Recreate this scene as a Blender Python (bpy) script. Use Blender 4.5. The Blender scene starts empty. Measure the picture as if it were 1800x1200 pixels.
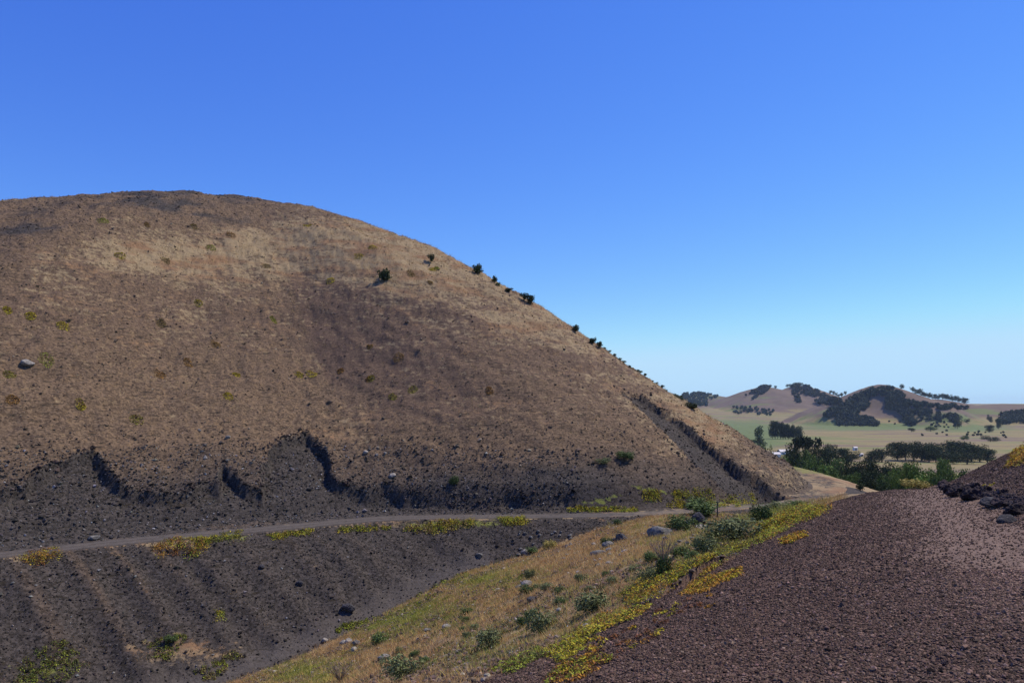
import bpy, math, random
import numpy as np
from mathutils import Vector, Matrix
SC = bpy.context.scene
F = 1300.0; HY = 712.0            # focal length in photo pixels, eye-level row (photo is 1800 x 1200)
# ------------------------------------------------------------------ camera, sky, sun
cd = bpy.data.cameras.new('camera'); cam = bpy.data.objects.new('camera', cd)
SC.collection.objects.link(cam); SC.camera = cam
cam.location = (0, 0, 0); cam.rotation_euler = (math.radians(90), 0, 0)
cd.sensor_width = 36.0; cd.lens = 36.0 * F / 1800.0; cd.shift_y = (HY - 600.0) / 1800.0
cd.clip_start = 0.05; cd.clip_end = 20000
SUN_EL, SUN_AZ = 56.0, 62.0       # azimuth clockwise from the view direction (+Y)
w = bpy.data.worlds.new('World'); SC.world = w; w.use_nodes = True
nt = w.node_tree; nt.nodes.clear()
sky = nt.nodes.new('ShaderNodeTexSky'); sky.sky_type = 'NISHITA'; sky.sun_disc = False
sky.sun_elevation = math.radians(SUN_EL); sky.sun_rotation = math.radians(SUN_AZ)
sky.altitude = 300; sky.air_density = 1.0; sky.dust_density = 0.0; sky.ozone_density = 3.0
hs = nt.nodes.new('ShaderNodeHueSaturation'); hs.inputs['Saturation'].default_value = 1.1
bg = nt.nodes.new('ShaderNodeBackground'); bg.inputs[1].default_value = 0.12
wo = nt.nodes.new('ShaderNodeOutputWorld')
tn = nt.nodes.new('ShaderNodeMix'); tn.data_type = 'RGBA'; tn.blend_type = 'MULTIPLY'; tn.inputs[0].default_value = 1.0; tn.inputs[7].default_value = (0.80, 1.0, 1.42, 1)
nt.links.new(sky.outputs[0], hs.inputs['Color']); nt.links.new(hs.outputs[0], tn.inputs[6]); 
sp = nt.nodes.new('ShaderNodeSeparateColor'); cb = nt.nodes.new('ShaderNodeCombineColor'); nt.links.new(tn.outputs[2], sp.inputs[0])
for i_, (g_, k_) in enumerate([(1.22, 1.17), (1.14, 1.01), (.60, .97)]):
    m1 = nt.nodes.new('ShaderNodeMath'); m1.operation = 'MULTIPLY'; m1.inputs[1].default_value = .12; m2 = nt.nodes.new('ShaderNodeMath'); m2.operation = 'POWER'; m2.inputs[1].default_value = g_
    m3 = nt.nodes.new('ShaderNodeMath'); m3.operation = 'MULTIPLY'; m3.inputs[1].default_value = 1 / .12
    m5 = nt.nodes.new('ShaderNodeMath'); m5.operation = 'MULTIPLY'; m5.inputs[1].default_value = k_; m4 = nt.nodes.new('ShaderNodeMath'); m4.operation = 'SMOOTH_MIN'; m4.inputs[1].default_value = (.50, .76, 1.0)[i_]; m4.inputs[2].default_value = (.12, .12, .08)[i_]
    nt.links.new(sp.outputs[i_], m1.inputs[0]); nt.links.new(m1.outputs[0], m2.inputs[0]); nt.links.new(m2.outputs[0], m5.inputs[0]); nt.links.new(m5.outputs[0], m4.inputs[0]); nt.links.new(m4.outputs[0], m3.inputs[0]); nt.links.new(m3.outputs[0], cb.inputs[i_])
nt.links.new(cb.outputs[0], bg.inputs[0]); nt.links.new(bg.outputs[0], wo.inputs[0])
sl = bpy.data.lights.new('sun', 'SUN'); sl.energy = 5.0; sl.angle = math.radians(0.5); sl.color = (1.0, 0.91, 0.75)
so = bpy.data.objects.new('sun', sl); SC.collection.objects.link(so)
a, e = math.radians(SUN_AZ), math.radians(SUN_EL)
SDIR = Vector((math.sin(a) * math.cos(e), math.cos(a) * math.cos(e), math.sin(e)))
so.rotation_euler = SDIR.to_track_quat('Z', 'Y').to_euler()
SC.render.engine = 'CYCLES'
SC.view_settings.view_transform = 'Standard'; SC.view_settings.look = 'None'
SC.view_settings.exposure = 0.0; SC.view_settings.gamma = 1.0
# ------------------------------------------------------------------ noise
def ss(a, b, x):
    t = np.clip((x - a) / (b - a), 0, 1); return t * t * (3 - 2 * t)
def _h(ix, iy, seed):
    h = ix.astype(np.uint32) * np.uint32(374761393) + iy.astype(np.uint32) * np.uint32(668265263) + np.uint32((seed * 1442695041) & 0xffffffff)
    h = (h ^ (h >> np.uint32(13))) * np.uint32(1274126177)
    return ((h ^ (h >> np.uint32(16))) & np.uint32(0xffffff)).astype(np.float32) * np.float32(1 / 16777215.)
def vn(x, y, seed=0):
    fx, fy = np.floor(x), np.floor(y); tx, ty = x - fx, y - fy
    tx = tx * tx * (3 - 2 * tx); ty = ty * ty * (3 - 2 * ty)
    ix, iy = fx.astype(np.int32), fy.astype(np.int32); tx = tx.astype(np.float32); ty = ty.astype(np.float32)
    a = _h(ix, iy, seed); b = _h(ix + 1, iy, seed); c = _h(ix, iy + 1, seed); d = _h(ix + 1, iy + 1, seed)
    return (a + (b - a) * tx) * (1 - ty) + (c + (d - c) * tx) * ty
def fbm(x, y, seed=0, o=4, g=.5):
    s = 0; a = 1.; t = 0
    for i in range(o):
        s = s + a * vn(x * 2 ** i + 17.3 * i, y * 2 ** i - 9.1 * i, seed + i); t += a; a *= g
    return s / t * 2 - 1
# ------------------------------------------------------------------ terrain height
CX, CY = -45., 120.
PHK = np.array([-180, -60, -30, 0, 15, 30, 45, 60, 75, 90, 120, 160, 180.])
RK = np.array([88, 97.3, 94.1, 87.2, 74.6, 70.8, 83.8, 89.7, 85.6, 82.9, 82.9, 82.9, 88])
_a = np.linspace(-180, 180, 721); _r = np.interp(_a, PHK, RK)
_k = np.exp(-(np.arange(-16, 17) / 7.) ** 2); _k /= _k.sum(); _r = np.convolve(np.pad(_r, 16, mode='edge'), _k, 'valid')
SK = np.array([0, 8, 20, 35, 50, 65, 78, 95, 120.]); GK = np.array([0.0, 4.48, 11.84, 21.91, 31.03, 37.73, 41.22, 45.73, 52.37])
_s = np.linspace(-10, 130, 561); _g = np.interp(_s, SK, GK) + np.minimum(0, _s) * .5
_k2 = np.exp(-(np.arange(-16, 17) / 8.) ** 2); _k2 /= _k2.sum(); _g = np.convolve(np.pad(_g, 16, mode='edge'), _k2, 'valid')
def polar(x, y):
    dx, dy = x - CX, y - CY; r = np.hypot(dx, dy); ph = np.degrees(np.arctan2(dx, -dy))
    return 84 + (np.interp(ph, _a, _r) - 84) * ss(5, 55, r) - r, ph
ZT = -8.8
def q(px, py, Y):                 # a point on the ground that the photo shows at (px, py), Y metres ahead
    return ((px - 900) / F * Y, Y, -(py - HY) / F * Y)
NP = [(0, 0, -1.62), (2, -3, -1.6), (-2, -3, -2.0), (-2.2, 2, -2.1), (6, 2, -1.6), (12, 2, -1.6), q(1500, 1200, 4.6), q(1800, 1200, 4.45), q(1100, 1200, 5.6), q(850, 1200, 7.5),
      q(700, 1200, 14.5), q(600, 1200, 24), q(450, 1200, 38), (-25, 30, -15.5), (-40, 20, -18), (-15, 5, -8), (-30, -10, -14), (-12, 18, -9.2), (-8, -6, -5),
      q(1700, 1000, 8.6), q(1800, 905, 12.8), q(1660, 860, 21), q(1590, 862, 22), q(1540, 866, 21), q(1450, 888, 19), q(1300, 965, 14), q(1130, 1070, 10.5), q(1000, 1130, 8.8), q(1600, 950, 11), q(1400, 1000, 8.9), q(1550, 890, 17),
      q(1000, 1050, 16), q(1160, 940, 37), q(1050, 1000, 26), q(950, 968, 54), q(900, 1002, 45), q(820, 1012, 51), q(800, 1100, 28), q(720, 1045, 51.5), q(640, 1095, 47.5), q(450, 1160, 44.5),
      q(1300, 905, 60), q(1200, 905, 59.5), q(1100, 925, 54), q(1400, 892, 64), q(1380, 930, 30), q(1300, 935, 28), q(1450, 900, 27),
      (13, 29, -5.2), (17, 40, -8), (24, 55, -9.5), (31, 68, -9.6), (19, 27, -4.0), (28, 34, -6.5), (38, 52, -11), (20, 14, -1.5), (24, 4, -1.6), (45, 75, -13), (35, 20, -4), (30, 90, -13)]
NP = np.array(NP); _d = np.hypot(NP[:, None, 0] - NP[None, :, 0], NP[:, None, 1] - NP[None, :, 1])
def tk(r): return np.where(r > 1e-6, r * r * np.log(np.maximum(r, 1e-6)), 0)
_n = len(NP); _A = np.zeros((_n + 3, _n + 3)); _A[:_n, :_n] = tk(_d) + np.eye(_n) * 1.5
_A[:_n, _n] = 1; _A[:_n, _n + 1:] = NP[:, :2]; _A[_n:, :_n] = _A[:_n, _n:].T
TW = np.linalg.solve(_A, np.concatenate([NP[:, 2], [0, 0, 0]]))
def tps(x, y):
    z = TW[_n] + TW[_n + 1] * x + TW[_n + 2] * y
    for i in range(_n):
        d2 = (x - NP[i, 0]) ** 2 + (y - NP[i, 1]) ** 2; z = z + TW[i] * .5 * d2 * np.log(np.maximum(d2, 1e-9))
    return z
BL = np.array([8.95, 12.8]); BD = np.array([13.0, 22.5]) - BL; BD /= np.linalg.norm(BD)
def bank_d(x, y): return (x - BL[0]) * BD[1] - (y - BL[1]) * BD[0]
PY_, PZ_ = [0, 60, 90, 150, 250, 500, 900, 1500, 2000, 3000, 3800, 5000, 9000], [-40, -30, -16, -20, -27, -38.5, -41, -42, -32, -9, 7, 9, 9]
def seg(poly): return np.array(poly, float)
def pl_dist(x, y, P):             # distance to an open polyline
    d = np.full(x.shape, 1e9)
    for a, b in zip(P[:-1], P[1:]):
        ab = b - a; t = np.clip(((x - a[0]) * ab[0] + (y - a[1]) * ab[1]) / max(ab @ ab, 1e-9), 0, 1)
        d = np.minimum(d, np.hypot(x - a[0] - t * ab[0], y - a[1] - t * ab[1]))
    return d
def inside(x, y, P):
    r = np.zeros(x.shape, bool)
    for a, b in zip(P, np.roll(P, -1, 0)):
        c = ((a[1] > y) != (b[1] > y)); r ^= c & (x < (b[0] - a[0]) * (y - a[1]) / (b[1] - a[1] + 1e-12) + a[0])
    return r
SLUMPS = []                       # (polygon, upper scarp, mode, other side) filled after the smooth cone exists
FAR_HILLS = True
def far_h(x, y):
    z = np.interp(y, PY_, PZ_)
    if not FAR_HILLS: return z
    z = z + 3 * fbm(x / 240, y / 240, 50, 3) * ss(300, 900, y)
    def cone(cx, cy, rx, ry, h, p=1.0, sd=1):
        u, v = (x - cx) / rx, (y - cy) / ry; r = np.sqrt(u * u + v * v) * (1 + .18 * fbm(np.arctan2(v, u) * 2 + sd, r0(u, v), sd, 3))
        return h * np.clip(1 - r, 0, 1) ** p / (1 + 0) 
    def r0(u, v): return np.sqrt(u * u + v * v) * 2
    def smooth_cone(cx, cy, rx, ry, h, sd=1, k=.12):
        u, v = (x - cx) / rx, (y - cy) / ry; r = np.sqrt(u * u + v * v + k * k) - k
        r = r * (1 + .14 * fbm(np.arctan2(v, u) * 1.7 + sd, r * 2.5, sd, 3)); t = np.clip(1 - r, 0, 1)
        return h * t * (1 - .25 * (1 - t) * 0)
    def X(px, Y): return (px - 900) / F * Y
    # near breached hill with its forest ridge
    h = smooth_cone(X(1548, 1620), 1620, 172, 240, 86, 3)
    h = h - 26 * np.exp(-(((x - X(1562, 1480)) / 42) ** 2 + ((y - 1480) / 80) ** 2))
    h = np.maximum(h, smooth_cone(X(1645, 1740), 1740, 215, 240, 52, 5))
    h = np.maximum(h, 40 * np.exp(-(((x - X(1770, 1700)) / 260) ** 2 + ((y - 1700) / 160) ** 2)))
    z = z + h
    # second hill with twin tops, and the low green hill at the far left
    h = np.maximum(smooth_cone(X(1345, 2500), 2500, 235, 330, 82, 8), smooth_cone(X(1402, 2520), 2520, 190, 330, 86, 9))
    h = np.maximum(h, smooth_cone(X(1375, 2550), 2550, 330, 300, 66, 10))
    h = np.maximum(h, smooth_cone(X(1228, 2900), 2900, 190, 300, 56, 12, .5))
    h = np.maximum(h, 27 * np.exp(-(((x - X(1190, 2500)) / 120) ** 2 + ((y - 2500) / 250) ** 2)))
    h = h + 8 * np.exp(-(((x - X(1480, 2300)) / 120) ** 2 + ((y - 2300) / 200) ** 2))
    return z + h
def height(x, y, detail=True):
    shp = x.shape; s, ph = polar(x, y)
    g = np.interp(s, _s, _g)
    tr = ss(1.3, 4.0, s); gc = g * tr + .02
    C = ZT + gc
    se = .62 + (.32 - .62) * ss(62, 82, y)
    o = np.maximum(0, -s - 1.7)
    E = ZT - se * (o - 0.6 * (1 - np.exp(-o / .6)))
    E = np.where(y > 120, ZT - .32 * o, E)
    N = tps(x, y); d = bank_d(x, y)
    bk = .68 * (np.sqrt(d * d + .25) + d) * .5; bk = 3.2 * (1 - np.exp(-bk / 3.2))
    fade = 1 - ss(24.5, 31, y - .15 * x); N = N + bk * fade * ss(-12, 0, y)
    N = np.minimum(N, ZT + .35 * np.maximum(0, -s - 1.7)); N = np.where(y > 75, -60 + (N + 60) * (1 - ss(75, 130, y)), N)
    N = np.maximum(N, np.where(y < 75, -22, -60))
    P = far_h(x, y)
    k = .35; m = np.maximum(N, E); m = m + k * np.exp(-np.abs(N - E) / k) * .35
    m = np.maximum(m, P)
    z = np.where(s > -1.7, np.maximum(C, P - 5), m)
    if detail:
        onC = ss(2.0, 6, s); L = ph * 1.5; ce = ss(14, 34, np.hypot(x - CX, y - CY))
        onE = ((s < -2.2) & (E > N)) * 1.0; onN = ((s < -2.2) & (N >= E) & (y < 80)) * 1.0
        sl_ = np.zeros(shp)
        for (poly, scarp, depth, soft) in SLUMPS:
            lo, hi = poly.min(0) - 2, poly.max(0) + 2; bb = np.nonzero((x > lo[0]) & (x < hi[0]) & (y > lo[1]) & (y < hi[1])); zz = sl_; sl_full = sl_; x_, y_, s_0 = x, y, s
            if not len(bb[0]): continue
            x, y, s = x[bb], y[bb], s[bb]
            if soft is None: x, y = x + .7 * fbm(x / 2.3, y / 2.3, 61, 3), y + .8 * fbm(x / 2.1, y / 2.1, 62, 3)
            else: x, y = x + .5 * fbm(x / 6, y / 6, 61, 2), y + .5 * fbm(x / 6, y / 6, 62, 2); 
            i = inside(x, y, poly)
            ds = pl_dist(x, y, scarp); D = depth * ss(0, .42, ds)
            if soft is not None:
                dl = pl_dist(x, y, soft); D = D * np.clip(dl / (dl + ds + .01) * 1.35, 0, 1) * (.35 + .65 * ss(0, 22, np.hypot(x - scarp[0, 0], y - scarp[0, 1])))
            else: D = D * (1 - .85 * ss(1.0, 7.5, ds)) * ss(2.0, 3.2, s)
            x, y, s = x_, y_, s_0; sl_[bb] = np.maximum(sl_[bb], np.where(i, D, 0))
        z = z - sl_
        z = z + onC * (ce * (.40 * fbm(L / 5, s / 3.2, 3, 4) + .19 * fbm(L / 1.3, s / .6, 5, 3)) + (1 - ce) * .45 * fbm(x / 5, y / 4, 4, 5))
        z = z + onC * .15 * fbm(x / .8, y / .8, 8, 2)
        # lobes of loose cinder that run down the embankment
        ph2 = (ph * 1.5 + .55 * s) ; rib = np.sin(ph2 * 2 * np.pi / 2.7 + 5.5 * fbm(ph2 / 7, s / 14, 12, 3)) * np.exp(-((ph - 13) / 19) ** 2)
        z = z + onE * ss(1.8, 5, -s) * ss(.1, 1.3, E - N) * (.13 * rib + .28 * fbm(ph * 1.5 / 3, s / 6, 14, 3) + .10 * fbm(x / .7, y / .7, 15, 3))
        gr = np.clip(onN * (gravel_w(x, y) < .5), 0, 1)
        z = z + gr * (.30 * fbm(x / 3.0, y / 3.0, 20, 5) + .05 * fbm(x / .5, y / .5, 21, 3)) * ss(8, 16, np.hypot(x, y) + gr * 2)
        pw = gravel_w(x, y) * onN
        z = z + pw * (.035 * fbm(x / 1.1, y / 1.1, 25, 3) + .022 * fbm(x / .12, y / .12, 26, 3) + .07 * fbm(x / 4, y / 4, 27, 2)) 
        z = z + pw * .03 * ss(.1, 1, d) * fbm(x / .45, y / .45, 28, 3)
    return z
# left edge of the red cinder: a curve in plan, x as a function of y
GE = np.array([[-8, -1.2], [0, -.9], [4.5, -.7], (7.5, -.28), (8.8, .68), (10.5, 1.86), (14, 4.3), (19, 8.0), (21.5, 10.2), (24, 12.5), (27, 15), (40, 26)])
def gravel_w(x, y):
    e = np.interp(y, GE[:, 0], GE[:, 1]); t = x - e + .5 * fbm(x / 1.2, y / 1.2, 31, 3)
    return ss(-.25, .35, t) * (1 - ss(28, 33, y))
# ------------------------------------------------------------------ the fan grid and its lookup
US = np.concatenate([np.linspace(-1.5, -.75, 90, endpoint=False), np.linspace(-.75, .75, 1250), np.linspace(.75, 1.5, 91)[1:]])
Y0 = 3.0
YN = np.exp(np.linspace(math.log(.6), math.log(303), 1500)) - Y0
YF = np.exp(np.linspace(math.log(300), math.log(9000), 420))
def fan(u, Y):
    U, V = np.meshgrid(u, Y); return U * (V + Y0), V
def cast_grid(detail):
    u = np.linspace(-.74, .74, 497); Y = np.exp(np.linspace(math.log(2.5), math.log(5200), 2100))
    U, V = np.meshgrid(u, Y); z = height(U * V, V, detail); return u, Y, z / V
def cast(px, py):                 # first ground point on the ray through photo pixel (px, py)
    u = (px - 900) / F; v = (HY - py) / F; j = int(round((u - CU[0]) / (CU[1] - CU[0]))); j = min(max(j, 0), len(CU) - 1)
    k = np.nonzero(CV[:, j] >= v)[0]
    if len(k) == 0: return None
    Y = CYY[k[0]]; 
    if k[0] > 0:
        a_, b_ = CV[k[0] - 1, j], CV[k[0], j]; t = (v - a_) / (b_ - a_ + 1e-12); Y = CYY[k[0] - 1] * (1 - t) + CYY[k[0]] * t
    return (u * Y, Y, v * Y)
CU, CYY, CV = cast_grid(False)
def castl(pts): return np.array([cast(*p)[:2] for p in pts if cast(*p) is not None])
sc1 = castl([(-40, 862), (0, 852), (40, 843), (75, 835), (100, 812), (125, 800), (165, 795), (190, 808), (200, 838), (225, 860), (290, 868), (330, 862), (365, 848), (380, 852), (393, 822), (412, 830), (430, 850), (455, 856), (462, 812), (478, 782), (502, 762), (535, 755), (560, 768), (577, 800), (582, 835), (600, 850), (640, 852), (660, 862), (682, 853), (708, 864), (750, 878), (830, 881), (900, 878), (960, 880), (1010, 888)])
bot = castl([(1010, 899), (850, 903), (700, 908), (560, 912), (400, 925), (200, 945), (0, 966), (-40, 972)])
SLUMPS.append((np.concatenate([sc1, bot]), sc1, .85, None))
sR = castl([(1095, 688), (1130, 701), (1165, 722), (1200, 741), (1250, 783), (1300, 820), (1350, 853), (1400, 874)])
sL = castl([(1095, 688), (1112, 706), (1150, 745), (1200, 795), (1250, 838), (1290, 872), (1330, 886)])
SLUMPS.append((np.concatenate([sR, sL[::-1]]), sR, 1.45, sL))
CU, CYY, CV = cast_grid(True)
XN, VN = fan(US, YN); ZN = height(XN, VN)
XF, VF = fan(np.concatenate([np.linspace(-1.5, .1, 80, endpoint=False), np.linspace(.1, .8, 900), np.linspace(.8, 1.5, 30)[1:]]), YF); ZF = height(XF, VF)
vismax = np.maximum.accumulate(CV, 0)
def visible(x, y, z, tol=.003):
    u = x / np.maximum(y, .1); j = np.clip(np.round((u - CU[0]) / (CU[1] - CU[0])).astype(int), 0, len(CU) - 1)
    i = np.clip(np.searchsorted(CYY, y * .995) - 1, 0, len(CYY) - 1)
    return (y > 2.6) & (np.abs(u) < .73) & (z / np.maximum(y, .1) > vismax[i, j] - tol)
def gz(x, y):
    x = np.asarray(x, float); r = height(np.atleast_1d(x), np.atleast_1d(np.asarray(y, float))); return r if x.ndim else r[0]
# ------------------------------------------------------------------ mesh helpers
COL = SC.collection
def tag(o, label=None, cat=None, group=None, kind=None):
    if label: o['label'] = label
    if cat: o['category'] = cat
    if group: o['group'] = group
    if kind: o['kind'] = kind
    return o
def mesh(name, v, f, mat, parent=None, col=None, smooth=False, attrs=None, uv=None, link=True):
    v = np.asarray(v, np.float32); f = np.asarray(f, np.int32); k = f.shape[1]
    me = bpy.data.meshes.new(name); me.vertices.add(len(v)); me.vertices.foreach_set('co', v.ravel())
    me.loops.add(f.size); me.loops.foreach_set('vertex_index', f.ravel())
    me.polygons.add(len(f)); me.polygons.foreach_set('loop_start', np.arange(0, f.size, k, dtype=np.int32))
    me.polygons.foreach_set('use_smooth', np.full(len(f), smooth))
    if col is not None:
        c = np.ones((len(v), 4), np.float32); c[:, :3] = col
        at = me.attributes.new('Col', 'FLOAT_COLOR', 'POINT'); at.data.foreach_set('color', c.ravel())
    for kk, vv in (attrs or {}).items():
        at = me.attributes.new(kk, 'FLOAT', 'POINT'); at.data.foreach_set('value', np.asarray(vv, np.float32).ravel())
    if uv is not None:
        at = me.attributes.new('flow', 'FLOAT_VECTOR', 'POINT'); at.data.foreach_set('vector', np.asarray(uv, np.float32).ravel())
    me.materials.append(mat); me.update(calc_edges=True); me.validate()
    o = bpy.data.objects.new(name, me)
    if link: COL.objects.link(o)
    if parent is not None: o.parent = parent
    return o
class NB:                         # small node builder
    def __init__(s, name):
        s.m = bpy.data.materials.new(name); s.m.use_nodes = True; s.t = s.m.node_tree; s.t.nodes.clear()
        s.o = s.n('ShaderNodeOutputMaterial'); s.b = s.n('ShaderNodeBsdfPrincipled'); s.t.links.new(s.b.outputs[0], s.o.inputs[0])
        s.b.inputs['Roughness'].default_value = .95; s.b.inputs['Specular IOR Level'].default_value = .15
    def n(s, t, **k):
        x = s.t.nodes.new(t)
        for a, b in k.items(): setattr(x, a, b)
        return x
    def set(s, sock, v):
        if hasattr(v, 'is_linked') or isinstance(v, bpy.types.NodeSocket): s.t.links.new(v, sock)
        elif isinstance(v, (tuple, list)) and len(v) == 3 and sock.type == 'RGBA': sock.default_value = (*v, 1)
        else: sock.default_value = v
    def noise(s, vec, scale, detail=4, rough=.55, dist=0, out=0):
        x = s.n('ShaderNodeTexNoise'); s.set(x.inputs['Vector'], vec); x.inputs['Scale'].default_value = scale
        x.inputs['Detail'].default_value = detail; x.inputs['Roughness'].default_value = rough; x.inputs['Distortion'].default_value = dist
        return x.outputs[out]
    def vor(s, vec, scale, out='Color'):
        x = s.n('ShaderNodeTexVoronoi'); s.set(x.inputs['Vector'], vec); x.inputs['Scale'].default_value = scale; return x.outputs[out]
    def attr(s, name, out='Fac'): return s.n('ShaderNodeAttribute', attribute_name=name).outputs[out]
    def pos(s): return s.n('ShaderNodeNewGeometry').outputs['Position']
    def mapv(s, vec, sc):
        x = s.n('ShaderNodeVectorMath', operation='MULTIPLY'); s.set(x.inputs[0], vec); x.inputs[1].default_value = sc; return x.outputs[0]
    def ma(s, op, a, b=0., c=None, clamp=False):
        x = s.n('ShaderNodeMath', operation=op, use_clamp=clamp); s.set(x.inputs[0], a); s.set(x.inputs[1], b)
        if c is not None: s.set(x.inputs[2], c)
        return x.outputs[0]
    def step(s, v, a, b):
        x = s.n('ShaderNodeMapRange', interpolation_type='SMOOTHSTEP'); s.set(x.inputs[0], v); s.set(x.inputs[1], a); s.set(x.inputs[2], b); return x.outputs[0]
    def mix(s, f, a, b, bl='MIX'):
        x = s.n('ShaderNodeMix', data_type='RGBA', blend_type=bl); s.set(x.inputs[0], f); s.set(x.inputs[6], a); s.set(x.inputs[7], b); return x.outputs[2]
    def bump(s, h, d, st=1.):
        x = s.n('ShaderNodeBump'); s.set(x.inputs['Height'], h); x.inputs['Distance'].default_value = d; x.inputs['Strength'].default_value = st
        s.t.links.new(x.outputs[0], s.b.inputs['Normal'])
    def color(s, c): s.set(s.b.inputs['Base Color'], c); return s.m
def vcol_mat(name, rough=.9, tr=0., var=0.):
    b = NB(name); c = b.attr('Col', 'Color')
    if var: 
        oi = b.n('ShaderNodeObjectInfo').outputs['Random']; f = b.ma('MULTIPLY_ADD', oi, var * 2, 1 - var)
        x = b.n('ShaderNodeVectorMath', operation='SCALE'); b.set(x.inputs[0], c); b.set(x.inputs['Scale'], f); c = x.outputs[0]
    b.b.inputs['Roughness'].default_value = rough; b.color(c)
    if tr:
        t = b.n('ShaderNodeBsdfTranslucent'); b.set(t.inputs[0], c); m = b.n('ShaderNodeMixShader'); m.inputs[0].default_value = tr
        b.t.links.new(b.b.outputs[0], m.inputs[1]); b.t.links.new(t.outputs[0], m.inputs[2]); b.t.links.new(m.outputs[0], b.o.inputs[0])
    return b.m
M_LEAF = vcol_mat('leaf', .75, .3); M_STONE = vcol_mat('cinder_stone', .9); M_TREE = vcol_mat('tree_leaf', .8, .12, .25)
# ------------------------------------------------------------------ ground materials
def near_ground_mat():
    b = NB('cinder_ground'); P = b.pos(); fl = b.attr('flow', 'Vector')
    dry, grn, red, trk, pal = b.attr('dry'), b.attr('green'), b.attr('red'), b.attr('track'), b.attr('path')
    n1 = b.noise(b.mapv(fl, (.8, .8, .85)), 1.0, 8, .72); n2 = b.noise(P, 2.2, 7, .7); n3 = b.noise(P, 9, 5, .7); n4 = b.noise(b.mapv(fl, (.22, .22, .2)), 1., 5, .6)
    v = b.vor(P, 7.0); bw = b.n('ShaderNodeSeparateColor'); b.set(bw.inputs[0], v); rnd = bw.outputs[0]
    vs = b.vor(P, 48.0); bs = b.n('ShaderNodeSeparateColor'); b.set(bs.inputs[0], vs); rs = bs.outputs[0]
    black = b.mix(rnd, (.018, .015, .0125), (.078, .064, .054))
    black = b.mix(b.step(n3, .5, .75), black, (.085, .078, .074))
    brown = b.mix(rnd, (.066, .043, .027), (.185, .124, .074)); brown = b.mix(b.step(n2, .5, .75), brown, (.215, .138, .070))
    redc = b.mix(rs, (.036, .021, .016), (.185, .118, .086)); redc = b.mix(b.step(n3, .45, .8), redc, (.045, .024, .025))
    redc = b.mix(b.ma('MULTIPLY', pal, .8), redc, b.mix(rs, (.15, .098, .073), (.24, .170, .135)))
    base = b.mix(b.step(red, .25, .75), b.mix(b.step(red, .0, .25), black, brown), redc)
    tan = b.mix(n3, (.16, .115, .062), (.37, .275, .155)); tan = b.mix(b.step(n4, .45, .65), tan, b.mix(n3, (.14, .078, .040), (.30, .18, .095)))
    th = b.ma('SUBTRACT', 1.0, dry); mm = b.ma('MULTIPLY_ADD', b.ma('ADD', n1, n2), .5, 0)
    spk = b.noise(b.mapv(fl, (.9, .9, 1.7)), 1.0, 6, .72)
    base = b.mix(b.ma('MULTIPLY', b.step(spk, .56, .64), b.step(red, .6, .4)), base, (.014, .012, .010))
    f = b.step(b.ma('SUBTRACT', mm, b.ma('MULTIPLY_ADD', th, .45, .26)), -.035, .07)
    c = b.mix(f, base, tan)
    c = b.mix(b.ma('MULTIPLY', b.ma('MULTIPLY', b.step(spk, .57, .66), .62), b.step(red, .6, .4)), c, (.045, .035, .022))
    gcol = b.mix(n3, (.07, .085, .022), (.26, .26, .06)); g2 = b.step(b.ma('SUBTRACT', mm, b.ma('MULTIPLY_ADD', b.ma('SUBTRACT', 1., grn), .45, .27)), -.03, .06)
    c = b.mix(g2, c, gcol)
    c = b.mix(b.ma('MULTIPLY', trk, b.step(n2, .25, .5)), c, b.mix(n3, (.065, .056, .050), (.15, .13, .115)))
    h = b.ma('ADD', b.ma('MULTIPLY', n2, .6), b.ma('MULTIPLY', n3, .35)); b.bump(h, .16, .7)
    return b.color(c)
M_GROUND = near_ground_mat()
def far_ground_mat():
    b = NB('valley_ground'); P = b.pos()
    st = b.noise(b.mapv(P, (.004, .016, 0.0)), 1.0, 6, .62, .4); n = b.noise(b.mapv(P, (1, 1, .2)), .035, 6, .65); n2 = b.noise(P, .16, 5, .7); n5 = b.noise(b.mapv(P, (.0022, .0030, 0)), 1, 3, .5)
    grn = b.attr('green'); dry = b.attr('dry')
    tan = b.mix(n2, (.14, .115, .05), (.30, .24, .11)); tan = b.mix(b.step(st, .50, .60), tan, b.mix(n2, (.12, .082, .062), (.19, .135, .10)))
    tan = b.mix(b.step(b.attr('red'), .2, .8), tan, b.mix(n, (.075, .055, .042), (.20, .145, .105)))
    tan = b.mix(b.ma('MULTIPLY', b.step(st, .46, .40), .85), tan, b.mix(n2, (.09, .12, .035), (.17, .19, .07)))
    g = b.mix(n, (.07, .10, .035), (.17, .20, .075)); g = b.mix(b.step(n2, .55, .72), g, (.05, .07, .03))
    c = b.mix(b.step(b.ma('ADD', grn, b.ma('MULTIPLY_ADD', n, .8, -.4)), .35, .65), tan, g)
    sh = b.mix(n2, (.010, .018, .010), (.035, .05, .022))
    c = b.mix(b.step(b.ma('ADD', dry, b.ma('MULTIPLY_ADD', n2, 1.1, -.55)), .42, .58), c, sh)
    b.bump(n2, 1.2, .6)
    return b.color(c)
M_FAR = far_ground_mat()
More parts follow.
